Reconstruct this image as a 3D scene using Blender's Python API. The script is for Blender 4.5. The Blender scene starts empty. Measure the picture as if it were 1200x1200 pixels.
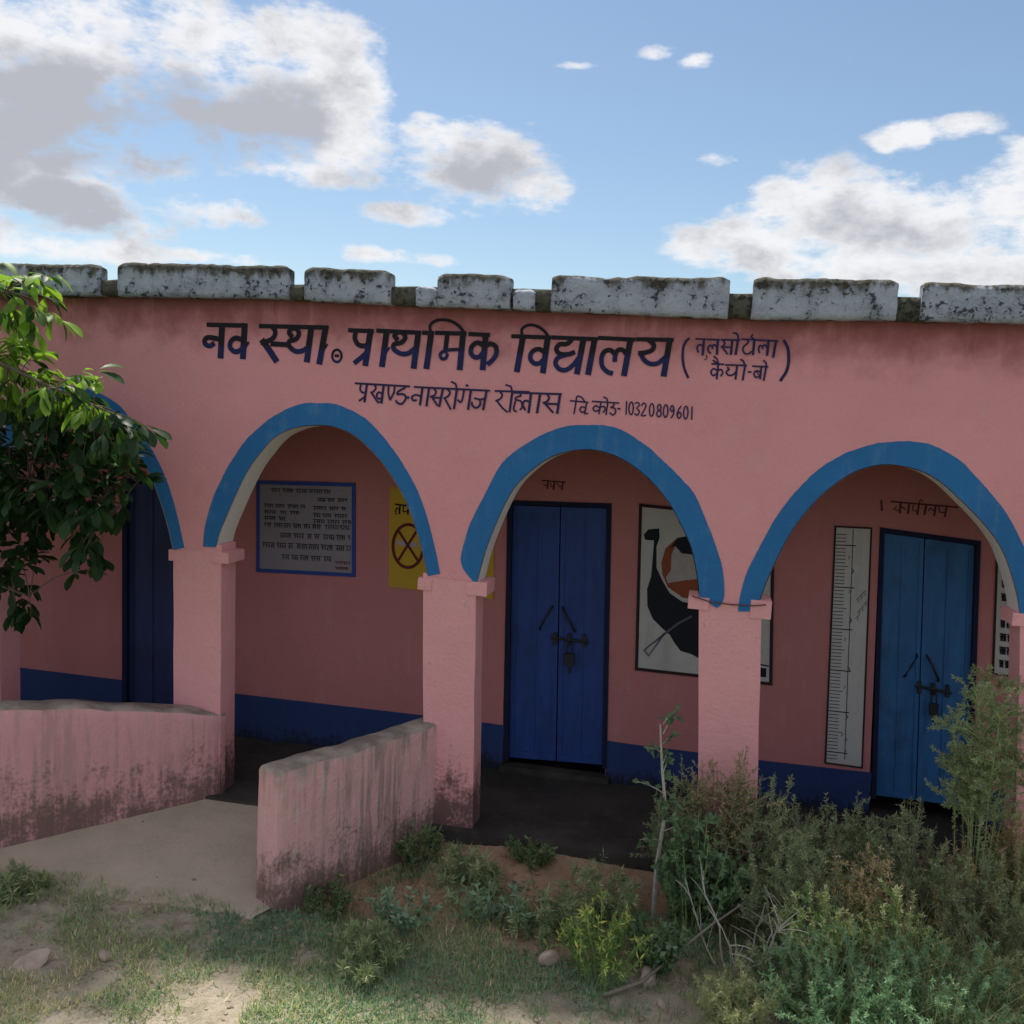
import bpy, bmesh, math, random
import numpy as np
from mathutils import Matrix, Vector, noise
random.seed(3)
rng = np.random.default_rng(5)
S = bpy.context.scene
COL = S.collection

# ------------------------------------------------------------------ camera
cd = bpy.data.cameras.new('camera'); cam = bpy.data.objects.new('camera', cd); COL.objects.link(cam)
cd.sensor_width = 36; cd.lens = 1100.42 / 1200 * 36; cd.clip_end = 2000; cd.clip_start = .05
yaw, pitch, roll = map(math.radians, (11.4303, 5.8734, 2.7712))
fw = Vector((-math.sin(yaw)*math.cos(pitch), math.cos(yaw)*math.cos(pitch), -math.sin(pitch)))
rt = Vector((math.cos(yaw), math.sin(yaw), 0)); upv = rt.cross(fw)
cr = rt*math.cos(roll) + upv*math.sin(roll); cu = -rt*math.sin(roll) + upv*math.cos(roll)
cam.matrix_world = Matrix(((cr.x, cu.x, -fw.x, 0), (cr.y, cu.y, -fw.y, -5.5215), (cr.z, cu.z, -fw.z, 2.5952), (0, 0, 0, 1)))
S.camera = cam

# ------------------------------------------------------------------ light and sky
SUN_EL, SUN_AZ = 63.0, -35.0           # azimuth from +Y (behind the building), negative = to the left
S.view_settings.view_transform = 'Standard'; S.view_settings.look = 'None'
S.view_settings.gamma = 1; S.view_settings.use_curve_mapping = False
S.view_settings.exposure = 1.35
sl = bpy.data.lights.new('sun', 'SUN'); sl.energy = 2.2; sl.angle = math.radians(5); sl.color = (1, .94, .84)
sun = bpy.data.objects.new('sun', sl); COL.objects.link(sun)
e, a = math.radians(SUN_EL), math.radians(SUN_AZ)
sdir = Vector((math.sin(a)*math.cos(e), math.cos(a)*math.cos(e), math.sin(e)))
sun.rotation_euler = sdir.to_track_quat('Z', 'Y').to_euler(); sun.location = (-3, 4, 12)

class NT:
    """tiny helper to write node trees"""
    def __init__(s, tree): s.t = tree; s.n = tree.nodes; s.l = tree.links; s.n.clear()
    def node(s, kind, props=None, **ins):
        nd = s.n.new(kind)
        for k, v in (props or {}).items(): setattr(nd, k, v)
        for k, v in ins.items():
            key = int(k[1:]) if k[0] == 'i' and k[1:].isdigit() else k.replace('_', ' ')
            sock = nd.inputs[key]
            if isinstance(v, bpy.types.NodeSocket): s.l.new(v, sock)
            else: sock.default_value = v
        return nd
    def math(s, op, a, b=0.0, c=None, clamp=False):
        nd = s.n.new('ShaderNodeMath'); nd.operation = op; nd.use_clamp = clamp
        for i, v in enumerate((a, b) if c is None else (a, b, c)):
            if isinstance(v, bpy.types.NodeSocket): s.l.new(v, nd.inputs[i])
            else: nd.inputs[i].default_value = v
        return nd.outputs[0]
    def noise(s, vec, scale, detail=4, rough=.55, dist=0.0):
        nd = s.node('ShaderNodeTexNoise', None, Scale=scale, Detail=detail, Roughness=rough, Distortion=dist)
        if vec is not None: s.l.new(vec, nd.inputs['Vector'])
        return nd.outputs['Fac']
    def ramp(s, fac, lo, hi):      # smoothstep lo..hi -> 0..1
        nd = s.node('ShaderNodeMapRange', {'interpolation_type': 'SMOOTHSTEP'}, From_Min=lo, From_Max=hi)
        s.l.new(fac, nd.inputs['Value']); return nd.outputs[0]
    def mix(s, fac, a, b, mode='MIX'):
        nd = s.n.new('ShaderNodeMix'); nd.data_type = 'RGBA'; nd.blend_type = mode
        for sock, v in ((nd.inputs['Factor'], fac), (nd.inputs[6], a), (nd.inputs[7], b)):
            if isinstance(v, bpy.types.NodeSocket): s.l.new(v, sock)
            else: sock.default_value = (*v, 1) if isinstance(v, tuple) and len(v) == 3 else v
        return nd.outputs[2]
    def pos(s, scale=(1, 1, 1)):
        g = s.node('ShaderNodeNewGeometry').outputs['Position']
        return s.node('ShaderNodeVectorMath', {'operation': 'MULTIPLY'}, i0=g, i1=scale).outputs[0]
    def objpos(s, scale=(1, 1, 1)):
        g = s.node('ShaderNodeTexCoord').outputs['Object']
        return s.node('ShaderNodeVectorMath', {'operation': 'MULTIPLY'}, i0=g, i1=scale).outputs[0]

CLOUDS = [(-0.65, 0.268, 0.112, 0.082, 1.5), (-0.546, 0.274, 0.112, 0.075, 1.5), (-0.459, 0.289, 0.092, 0.058, 1.3), (-0.419, 0.345, 0.071, 0.032, 0.2), (-0.392, 0.303, 0.047, 0.055, 0.2), (-0.57, 0.338, 0.118, 0.03, 0.2), (-0.739, 0.245, 0.103, 0.129, 1.4), (-0.651, 0.181, 0.09, 0.043, 1.4), (-0.592, 0.223, 0.126, 0.03, 0.8), (-0.449, 0.228, 0.093, 0.014, 0.1), (-0.514, 0.186, 0.045, 0.02, 0.2), (-0.658, 0.134, 0.121, 0.017, 0.2), (-0.391, 0.265, 0.051, 0.038, 0.1), (-0.252, 0.248, 0.077, 0.043, 0.8), (-0.32, 0.197, 0.053, 0.011, 0.1), (-0.288, 0.273, 0.044, 0.023, 0.1), (-0.194, 0.229, 0.04, 0.023, 0.3), (-0.345, 0.157, 0.048, 0.009, 0.1), (-0.288, 0.157, 0.044, 0.008, 0.1), (-0.513, 0.14, 0.057, 0.008, 0.1), (-0.152, 0.343, 0.023, 0.005, 0), (-0.071, 0.355, 0.026, 0.007, 0), (-0.039, 0.349, 0.027, 0.008, 0), (-0.01, 0.26, 0.024, 0.007, 0), (0.119, 0.206, 0.1, 0.043, 0.6), (0.031, 0.178, 0.082, 0.026, 0.4), (0.212, 0.196, 0.085, 0.039, 0.4), (0.267, 0.212, 0.061, 0.044, 0.2), (0.178, 0.154, 0.156, 0.024, 0.5), (0.171, 0.277, 0.031, 0.012, 0.1), (0.215, 0.28, 0.035, 0.011, 0.1), (0.152, 0.273, 0.015, 0.009, 0.1), (0.27, 0.257, 0.041, 0.016, 0.1), (0.343, 0.193, 0.074, 0.056, 0.5)]

world = bpy.data.worlds.new('World'); S.world = world; world.use_nodes = True
w = NT(world.node_tree)
sky = w.node('ShaderNodeTexSky', {'sky_type': 'NISHITA', 'sun_disc': False, 'sun_elevation': e, 'sun_rotation': a,
             'altitude': 100, 'air_density': 1.0, 'dust_density': .7, 'ozone_density': 2.6})
dirv = w.node('ShaderNodeTexCoord').outputs['Generated']
dirv = w.node('ShaderNodeVectorMath', {'operation': 'NORMALIZE'}, i0=dirv).outputs[0]
sep = w.node('ShaderNodeSeparateXYZ', None, i0=dirv)
az = w.math('ARCTAN2', sep.outputs[0], sep.outputs[1]); el = w.math('ARCSINE', sep.outputs[2])
strd = w.node('ShaderNodeVectorMath', {'operation': 'MULTIPLY'}, i0=dirv, i1=(1, 1, 1.7)).outputs[0]
nA = w.noise(strd, 4.2, 8, .62, .1); nB = w.noise(strd, 16, 7, .62); nC = w.noise(strd, 2.0, 3, .5)
nF = w.noise(strd, 9, 6, .6)
str2 = w.node('ShaderNodeVectorMath', {'operation': 'MULTIPLY'}, i0=dirv, i1=(1, 1, 2.4)).outputs[0]
nD = w.noise(str2, 38, 5, .6)
mask = None; core = None
for (ca, ce, ra, re_, gw) in CLOUDS:
    du = w.math('DIVIDE', w.math('SUBTRACT', az, ca), ra)
    dv = w.math('DIVIDE', w.math('SUBTRACT', el, ce), re_)
    m = w.math('SUBTRACT', 1.0, w.math('ADD', w.math('MULTIPLY', du, du), w.math('MULTIPLY', dv, dv)))
    m = w.math('MAXIMUM', m, -1.5)
    if gw == 0: m = w.math('SUBTRACT', w.math('MULTIPLY', m, .95), .35)
    elif gw <= .15: m = w.math('SUBTRACT', w.math('MULTIPLY', m, .9), .08)
    mask = m if mask is None else w.math('MAXIMUM', mask, m)
    if gw > 0:
        # grey underside sits a little below the middle of each cloud
        dv2 = w.math('DIVIDE', w.math('SUBTRACT', el, ce - .22*re_), re_*.8); du2 = w.math('MULTIPLY', du, 1.15)
        g = w.math('SUBTRACT', 1.0, w.math('ADD', w.math('MULTIPLY', du2, du2), w.math('MULTIPLY', dv2, dv2)))
        g = w.math('MULTIPLY', w.math('MAXIMUM', g, 0.0), gw)
        core = g if core is None else w.math('MAXIMUM', core, g)
# elsewhere, out of view: clouds of the same kind, cover raised as fill light
away = w.math('MAXIMUM', w.ramp(w.math('ABSOLUTE', w.math('ADD', az, .18)), .62, .85), w.ramp(el, .42, .6))
gen = w.math('MULTIPLY', w.math('SUBTRACT', w.noise(strd, 2.6, 5, .55), .5), 7.0)
gen = w.math('SUBTRACT', w.math('ADD', gen, .7), w.math('MULTIPLY', w.math('SUBTRACT', 1.0, away), 4.0))
mask = w.math('MAXIMUM', mask, w.math('MINIMUM', gen, 1.0))
core = w.math('MAXIMUM', core, w.math('MULTIPLY', w.math('MAXIMUM', w.math('MINIMUM', gen, 1.0), 0.0), .55))
pert = w.math('ADD', w.math('MULTIPLY', w.math('SUBTRACT', nA, .5), 4.2), w.math('MULTIPLY', w.math('SUBTRACT', nB, .5), 3.8))
pert = w.math('ADD', pert, w.math('MULTIPLY', w.math('SUBTRACT', nD, .5), 2.2))
pert = w.math('ADD', pert, w.math('MULTIPLY', w.math('SUBTRACT', nF, .5), 2.6))
dens = w.math('ADD', w.math('MULTIPLY', mask, 1.15), pert)
alpha = w.ramp(dens, -.5, 1.0)
greyf = w.ramp(w.math('ADD', w.math('ADD', core, w.math('MULTIPLY', w.math('SUBTRACT', nF, .5), 2.2)), w.math('ADD', w.math('MULTIPLY', w.math('SUBTRACT', nC, .5), .9), w.math('MULTIPLY', w.math('SUBTRACT', nB, .5), 2.4))), -.05, 1.15)
cloudc = w.mix(greyf, (7.0, 7.0, 7.15), (3.7, 3.75, 4.15))
hue = w.mix(1.0, sky.outputs[0], (.98, .98, .93), 'MULTIPLY')
skyc = w.mix(w.math('MULTIPLY', alpha, .97), hue, cloudc)
bg = w.node('ShaderNodeBackground', None, Color=skyc, Strength=.052)
w.node('ShaderNodeOutputWorld', None, Surface=bg.outputs[0])

# traced once from the photograph onto the wall planes: (x, z) in metres
DATA = {
 'arch2': ([(-3.151,1.654),(-3.14,1.778),(-3.101,1.925),(-3.043,2.067),(-2.951,2.237),(-2.853,2.362),(-2.778,2.436),(-2.67,2.522),(-2.51,2.598),(-2.385,2.614),(-2.261,2.609),(-2.068,2.534),(-1.96,2.435),(-1.873,2.345),(-1.792,2.234),(-1.71,2.097),(-1.65,1.958),(-1.6,1.803),(-1.548,1.605)],[(-3.06,1.655),(-3.037,1.746),(-3.003,1.832),(-2.923,2.014),(-2.849,2.161),(-2.769,2.274),(-2.666,2.387),(-2.535,2.453),(-2.393,2.476),(-2.262,2.472),(-2.126,2.421),(-2.006,2.327),(-1.908,2.222),(-1.803,2.075),(-1.731,1.921),(-1.675,1.766),(-1.624,1.583)]),
 'arch3': ([(-1.329,1.565),(-1.397,1.639),(-1.422,1.705),(-1.4,1.828),(-1.358,1.963),(-1.285,2.124),(-1.213,2.268),(-1.134,2.365),(-1.033,2.442),(-0.933,2.498),(-0.792,2.55),(-0.601,2.564),(-0.428,2.513),(-0.243,2.384),(-0.086,2.235),(-0.022,2.15),(0.056,1.996),(0.132,1.802),(0.162,1.654),(0.157,1.578),(0.126,1.54)],[(-1.313,1.571),(-1.296,1.663),(-1.274,1.754),(-1.241,1.861),(-1.18,2.022),(-1.113,2.161),(-1.024,2.264),(-0.895,2.363),(-0.744,2.412),(-0.602,2.414),(-0.459,2.367),(-0.314,2.271),(-0.188,2.139),(-0.116,2.024),(-0.044,1.889),(0.001,1.731),(0.025,1.592)]),
 'arch4': ([(0.248,1.526),(0.252,1.612),(0.276,1.749),(0.32,1.867),(0.368,1.979),(0.471,2.182),(0.59,2.33),(0.684,2.422),(0.806,2.496),(0.959,2.542),(1.136,2.556),(1.262,2.526),(1.359,2.466),(1.434,2.4),(1.549,2.281),(1.641,2.166),(1.717,2.041),(1.781,1.91),(1.831,1.749),(1.845,1.646)],[(0.353,1.54),(0.366,1.622),(0.419,1.8),(0.511,2.024),(0.628,2.202),(0.751,2.326),(0.872,2.4),(1.009,2.427),(1.163,2.403),(1.273,2.348),(1.368,2.27),(1.505,2.143),(1.608,2.018),(1.672,1.887),(1.718,1.758),(1.747,1.637)]),
 'arch1': ([(-5.357,1.631),(-5.381,1.661),(-5.373,1.812),(-5.347,1.939),(-5.29,2.085),(-5.209,2.247),(-5.096,2.407),(-4.96,2.501),(-4.803,2.539),(-4.645,2.571),(-4.487,2.592),(-4.33,2.6),(-4.173,2.592),(-4.015,2.571),(-3.857,2.539),(-3.7,2.501),(-3.564,2.407),(-3.451,2.247),(-3.37,2.085),(-3.313,1.939),(-3.287,1.812),(-3.279,1.661),(-3.303,1.631)],[(-5.296,1.627),(-5.289,1.711),(-5.243,1.898),(-5.18,2.079),(-5.073,2.24),(-4.948,2.361),(-4.836,2.45),(-4.71,2.454),(-4.583,2.457),(-4.456,2.459),(-4.33,2.46),(-4.204,2.459),(-4.077,2.457),(-3.95,2.454),(-3.824,2.45),(-3.712,2.361),(-3.587,2.24),(-3.48,2.079),(-3.417,1.898),(-3.371,1.711),(-3.364,1.627)]),
 'pillars': [[(-5.033,1.512),(-4.674,1.539),(-5.05,0.358),(-4.677,0.4)],[(-3.364,1.581),(-3.023,1.597),(-3.351,0.548),(-3.012,0.673)],[(-1.654,1.5),(-1.316,1.518),(-1.621,0.687),(-1.294,0.778)],[(0.03,1.517),(0.383,1.523),(0.065,0.93),(0.426,0.663)],[(1.753,1.576),(2.076,1.583),(1.825,0.639),(2.139,0.656)]],
 'corbels': [[(-5.065,1.7),(-4.613,1.696),(-4.613,1.614)],[(-3.395,1.613),(-2.969,1.623),(-2.968,1.551)],[(-1.689,1.567),(-1.249,1.571),(-1.245,1.487)],[(-0.039,1.592),(0.434,1.603),(0.442,1.498)],[(1.707,1.653),(2.124,1.644),(2.134,1.541)]],
 'slab_bottom': [(-5.201,3.229),(-4.081,3.226),(-2.753,3.239),(-1.717,3.217),(-0.95,3.207),(0.103,3.191),(0.948,3.204),(1.569,3.208),(2.1,3.201)],
 'blocks': [[(-5.131,3.419),(-4.173,3.417),(-3.77,3.423)],[(-3.698,3.435),(-3.041,3.434),(-2.5,3.432)],[(-2.439,3.423),(-1.862,3.417)],[(-1.732,3.331),(-1.606,3.328)],[(-1.604,3.407),(-1.144,3.4)],[(-1.146,3.328),(-1.021,3.325)],[(-0.925,3.404),(-0.378,3.404),(0.069,3.412)],[(0.193,3.414),(0.714,3.415),(0.948,3.41)],[(1.051,3.403),(1.559,3.4),(2.08,3.389)]],
 'notches': [(-3.77,3.344),(-3.698,3.345),(-2.497,3.326),(-2.437,3.327),(-1.858,3.328),(-1.611,3.323),(-1.141,3.328),(-0.92,3.308),(0.076,3.32),(0.2,3.318),(0.955,3.321),(1.058,3.319)],
 'dado': [(-6.045,0.334),(-5.379,0.351),(-4.428,0.344),(-3.435,0.34),(-1.933,0.339),(-1.442,0.337),(-0.375,0.303),(0.53,0.295),(1.234,0.299),(2.21,0.276)],
 'door0': [(-4.438,1.963),(-3.581,1.976),(-3.545,0.005),(-4.426,0.007)],
 'door1': [(-1.362,1.99),(-0.617,2.015),(-0.539,0.074),(-1.299,0.043)],
 'door2': [(1.166,1.974),(1.79,1.929),(1.899,0.117),(1.265,0.122)],
 'notice': [(-3.307,2.012),(-2.515,2.042),(-2.492,1.339),(-3.292,1.313)],
 'yellow': [(-2.249,2.033),(-1.456,1.996),(-1.434,1.263),(-2.229,1.29)],
 'mural': [(-0.427,2.028),(0.49,1.995),(0.559,0.834),(-0.384,0.845)],
 'ruler': [(0.879,1.965),(1.117,1.97),(1.193,0.323),(0.942,0.328)],
 'rsign': [(1.893,1.819),(2.265,1.809),(2.33,1.04),(1.939,1.056)],
 'mu_black': [(-0.381,1.814),(-0.351,1.853),(-0.278,1.864),(-0.271,1.799),(-0.288,1.738),(-0.279,1.588),(-0.233,1.501),(-0.176,1.416),(-0.085,1.363),(0.033,1.355),(0.194,1.328),(0.315,1.249),(0.351,1.147),(0.287,1.035),(0.175,0.979),(0.059,0.973),(-0.002,0.999),(-0.076,1.015),(-0.124,1.071),(-0.157,1.121),(-0.219,1.169),(-0.282,1.224),(-0.325,1.311),(-0.335,1.432),(-0.312,1.525),(-0.308,1.778),(-0.369,1.777)],
 'mu_brown': [(-0.248,1.621),(-0.226,1.728),(-0.157,1.8),(-0.072,1.829),(0.031,1.807),(0.138,1.726),(0.175,1.595),(0.142,1.458),(0.031,1.381),(-0.087,1.393),(-0.194,1.459),(-0.236,1.546)],
 'mu_white': [(-0.182,1.686),(-0.161,1.748),(-0.107,1.707),(-0.019,1.699),(0.07,1.661),(0.076,1.572),(0.014,1.534),(-0.094,1.513),(-0.195,1.486),(-0.21,1.526),(-0.179,1.581)],
 'mu_patch': [(-0.19,1.738),(-0.15,1.808),(-0.071,1.826),(0.017,1.803),(0.01,1.701),(-0.048,1.699),(-0.114,1.703),(-0.161,1.751)],
 'mu_line': [[(-0.02,1.266),(-0.104,1.21),(-0.199,1.122)],[(-0.199,1.122),(-0.328,0.997),(-0.295,0.959),(-0.199,1.122)]],
 'w_nav': [(0.028,[(-3.139,3.073),(-3.021,3.074)]),(0.0412,[(-3.04,3.076),(-3.047,2.876)]),(0.0325,[(-3.044,2.983),(-3.061,2.985),(-3.077,2.988),(-3.093,2.99),(-3.109,2.993),(-3.125,2.994),(-3.138,2.993),(-3.148,2.988),(-3.155,2.981),(-3.16,2.974),(-3.16,2.966),(-3.158,2.957),(-3.153,2.95),(-3.145,2.945),(-3.134,2.941),(-3.123,2.94),(-3.114,2.943),(-3.106,2.949),(-3.097,2.954)]),(0.0277,[(-3.011,3.074),(-2.874,3.075)]),(0.0408,[(-2.885,3.078),(-2.893,2.877)]),(0.0322,[(-2.892,2.982),(-2.909,2.988),(-2.926,2.994),(-2.942,2.996),(-2.956,2.992),(-2.968,2.984),(-2.977,2.974),(-2.982,2.962),(-2.984,2.949),(-2.982,2.937),(-2.975,2.926),(-2.964,2.917),(-2.952,2.911),(-2.94,2.91),(-2.927,2.913),(-2.916,2.917),(-2.906,2.925),(-2.897,2.935),(-2.888,2.945)]),(0.0146,[(-2.891,2.917),(-2.857,2.971)])],
 'w_stha': [(0.027,[(-2.781,3.075),(-2.333,3.078)]),(0.0316,[(-2.702,3.075),(-2.693,3.067),(-2.685,3.058),(-2.679,3.049),(-2.677,3.039),(-2.678,3.027),(-2.682,3.016),(-2.689,3.006),(-2.701,2.996),(-2.714,2.988),(-2.73,2.982),(-2.749,2.977),(-2.767,2.973)]),(0.0403,[(-2.761,2.983),(-2.712,2.923),(-2.668,2.865)]),(0.0315,[(-2.699,2.967),(-2.591,2.965)]),(0.0313,[(-2.567,3.018),(-2.574,3.026),(-2.582,3.034),(-2.585,3.041),(-2.582,3.05),(-2.574,3.059),(-2.566,3.066),(-2.555,3.068),(-2.544,3.068),(-2.534,3.064),(-2.527,3.056),(-2.521,3.045),(-2.519,3.034),(-2.522,3.023),(-2.529,3.011),(-2.538,3.001),(-2.552,2.995),(-2.569,2.992),(-2.581,2.987),(-2.586,2.978),(-2.587,2.968),(-2.583,2.958),(-2.572,2.946),(-2.557,2.935),(-2.541,2.927),(-2.524,2.925),(-2.507,2.927),(-2.491,2.932),(-2.477,2.939),(-2.464,2.948),(-2.452,2.958)]),(0.0396,[(-2.438,3.077),(-2.461,2.872)]),(0.0393,[(-2.343,3.077),(-2.378,2.862)]),(0.0126,[(-2.369,2.912),(-2.33,2.975)])],
 'w_dot': [(0.0154,[(-2.234,2.909),(-2.236,2.894),(-2.242,2.882),(-2.252,2.873),(-2.263,2.87),(-2.275,2.873),(-2.286,2.88),(-2.293,2.893),(-2.295,2.907),(-2.293,2.921),(-2.287,2.934),(-2.277,2.942),(-2.266,2.946),(-2.254,2.943),(-2.244,2.935),(-2.237,2.923),(-2.234,2.909)]),(0.0182,[(-2.273,2.908),(-2.256,2.908)])],
 'w_prathamik': [(0.0262,[(-2.189,3.066),(-2.037,3.065)]),(0.0386,[(-2.051,3.068),(-2.077,2.863)]),(0.0304,[(-2.144,3.065),(-2.148,3.049),(-2.151,3.034),(-2.151,3.019),(-2.146,3.005),(-2.138,2.992),(-2.128,2.981),(-2.117,2.976),(-2.104,2.974),(-2.092,2.973),(-2.08,2.976),(-2.07,2.98),(-2.059,2.985)]),(0.0304,[(-2.068,2.938),(-2.104,2.904),(-2.145,2.871)]),(0.0258,[(-2.007,3.069),(-1.735,3.064)]),(0.0383,[(-1.947,3.068),(-1.969,2.861)]),(0.0123,[(-1.96,2.918),(-1.927,2.969)]),(0.0298,[(-1.879,3.021),(-1.886,3.028),(-1.893,3.035),(-1.897,3.041),(-1.894,3.049),(-1.887,3.057),(-1.878,3.062),(-1.868,3.065),(-1.856,3.064),(-1.846,3.061),(-1.837,3.053),(-1.83,3.042),(-1.828,3.031),(-1.832,3.02),(-1.841,3.01),(-1.852,3.002),(-1.867,2.997),(-1.885,2.995),(-1.897,2.99),(-1.902,2.981),(-1.902,2.97),(-1.896,2.959),(-1.885,2.95),(-1.868,2.941),(-1.852,2.935),(-1.836,2.933),(-1.819,2.935),(-1.804,2.939),(-1.792,2.946),(-1.78,2.956),(-1.769,2.966)]),(0.0377,[(-1.746,3.064),(-1.767,2.858)]),(0.0254,[(-1.715,3.065),(-1.655,3.064)]),(0.0375,[(-1.665,3.064),(-1.686,2.859)]),(0.0186,[(-1.665,3.064),(-1.67,3.077),(-1.674,3.091),(-1.675,3.104),(-1.67,3.115),(-1.661,3.125),(-1.651,3.132),(-1.639,3.138),(-1.626,3.143),(-1.611,3.145),(-1.592,3.145),(-1.571,3.144),(-1.551,3.14),(-1.533,3.134),(-1.515,3.125),(-1.5,3.115),(-1.487,3.105),(-1.477,3.094),(-1.469,3.085),(-1.464,3.076),(-1.461,3.069),(-1.458,3.062)]),(0.0252,[(-1.635,3.067),(-1.453,3.067)]),(0.037,[(-1.466,3.072),(-1.478,2.86)]),(0.0292,[(-1.564,3.063),(-1.569,2.999),(-1.572,2.955)]),(0.02,[(-1.478,2.973),(-1.501,2.972),(-1.524,2.97),(-1.544,2.968),(-1.56,2.966),(-1.573,2.963),(-1.583,2.959),(-1.593,2.953),(-1.6,2.946),(-1.604,2.938),(-1.603,2.929),(-1.598,2.92),(-1.592,2.913),(-1.585,2.912),(-1.576,2.913),(-1.568,2.917),(-1.564,2.923),(-1.561,2.931),(-1.559,2.94)]),(0.0249,[(-1.426,3.066),(-1.308,3.064)]),(0.0366,[(-1.327,3.064),(-1.336,2.865)]),(0.0289,[(-1.337,2.998),(-1.349,3.006),(-1.362,3.014),(-1.374,3.017),(-1.387,3.013),(-1.398,3.005),(-1.407,2.996),(-1.412,2.984),(-1.415,2.97),(-1.414,2.958),(-1.409,2.947),(-1.4,2.937),(-1.391,2.93),(-1.381,2.929),(-1.37,2.93),(-1.36,2.934),(-1.352,2.941),(-1.345,2.951),(-1.337,2.96)]),(0.0287,[(-1.331,2.998),(-1.319,3.004),(-1.307,3.009),(-1.295,3.012),(-1.283,3.01),(-1.272,3.005),(-1.263,2.998),(-1.258,2.987),(-1.256,2.973),(-1.256,2.959),(-1.26,2.946),(-1.267,2.933),(-1.275,2.921),(-1.284,2.911),(-1.293,2.903),(-1.303,2.894)])],
 'w_vidyalay': [(0.0243,[(-1.165,3.061),(-0.939,3.06)]),(0.0361,[(-1.101,3.058),(-1.127,2.861)]),(0.0179,[(-1.103,3.06),(-1.107,3.075),(-1.111,3.089),(-1.11,3.101),(-1.102,3.112),(-1.089,3.122),(-1.075,3.128),(-1.058,3.13),(-1.04,3.129),(-1.023,3.125),(-1.007,3.119),(-0.993,3.11),(-0.98,3.101),(-0.97,3.092),(-0.961,3.081),(-0.955,3.072),(-0.952,3.066),(-0.951,3.06),(-0.949,3.055)]),(0.0357,[(-0.952,3.06),(-0.97,2.86)]),(0.0281,[(-0.96,2.97),(-0.975,2.979),(-0.989,2.987),(-1.003,2.991),(-1.017,2.989),(-1.031,2.982),(-1.041,2.973),(-1.048,2.961),(-1.051,2.947),(-1.051,2.935),(-1.045,2.923),(-1.035,2.913),(-1.025,2.906),(-1.014,2.904),(-1.003,2.905),(-0.993,2.909),(-0.983,2.916),(-0.975,2.926),(-0.966,2.935)]),(0.0239,[(-0.924,3.061),(-0.662,3.059)]),(0.0278,[(-0.807,3.055),(-0.816,3.044),(-0.824,3.034),(-0.834,3.027),(-0.848,3.024),(-0.864,3.025),(-0.878,3.023),(-0.888,3.016),(-0.895,3.006),(-0.898,2.996),(-0.895,2.986),(-0.889,2.976),(-0.879,2.968),(-0.864,2.965),(-0.847,2.964),(-0.83,2.965),(-0.817,2.968),(-0.805,2.973),(-0.793,2.978)]),(0.0278,[(-0.837,2.965),(-0.853,2.959),(-0.869,2.953),(-0.882,2.946),(-0.892,2.936),(-0.897,2.924),(-0.899,2.913),(-0.894,2.9),(-0.885,2.888),(-0.874,2.879),(-0.861,2.874),(-0.846,2.873),(-0.832,2.875),(-0.817,2.884),(-0.803,2.896),(-0.789,2.909),(-0.779,2.923),(-0.769,2.937),(-0.76,2.951)]),(0.0351,[(-0.74,3.059),(-0.767,2.862)]),(0.035,[(-0.675,3.059),(-0.701,2.861)]),(0.0235,[(-0.65,3.067),(-0.447,3.063)]),(0.0344,[(-0.467,3.065),(-0.492,2.862)]),(0.0272,[(-0.478,2.97),(-0.489,2.982),(-0.5,2.995),(-0.51,3.003),(-0.521,3.005),(-0.531,3.002),(-0.539,2.997),(-0.545,2.989),(-0.548,2.978),(-0.55,2.967),(-0.551,2.958),(-0.551,2.949),(-0.551,2.94)]),(0.0273,[(-0.55,2.974),(-0.56,2.983),(-0.569,2.993),(-0.579,2.998),(-0.591,2.999),(-0.603,2.996),(-0.613,2.989),(-0.621,2.979),(-0.626,2.965),(-0.629,2.95),(-0.628,2.934),(-0.626,2.918),(-0.621,2.903),(-0.613,2.892),(-0.602,2.882),(-0.592,2.875),(-0.582,2.87),(-0.573,2.868),(-0.564,2.866)]),(0.0231,[(-0.431,3.066),(-0.228,3.068)]),(0.0339,[(-0.243,3.07),(-0.264,2.868)]),(0.0268,[(-0.361,3.062),(-0.351,3.055),(-0.34,3.047),(-0.333,3.039),(-0.331,3.029),(-0.333,3.018),(-0.339,3.008),(-0.347,3.002),(-0.359,2.997),(-0.372,2.993),(-0.384,2.99),(-0.397,2.988),(-0.411,2.987)]),(0.0268,[(-0.403,2.987),(-0.397,2.973),(-0.39,2.96),(-0.381,2.949),(-0.37,2.939),(-0.357,2.932),(-0.343,2.928),(-0.33,2.927),(-0.315,2.929),(-0.301,2.934),(-0.287,2.945),(-0.273,2.958),(-0.258,2.972)])],
 'w_brackets': [(0.0144,[(-0.136,3.079),(-0.144,3.071),(-0.151,3.063),(-0.157,3.052),(-0.162,3.037),(-0.165,3.018),(-0.165,2.997),(-0.164,2.972),(-0.16,2.944),(-0.154,2.918),(-0.146,2.897),(-0.136,2.878),(-0.126,2.859)]),(0.0166,[(0.388,3.083),(0.397,3.07),(0.405,3.057),(0.412,3.042),(0.417,3.021),(0.42,2.997),(0.422,2.975),(0.421,2.954),(0.419,2.933),(0.414,2.914),(0.406,2.896),(0.396,2.88),(0.386,2.863)])],
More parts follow.
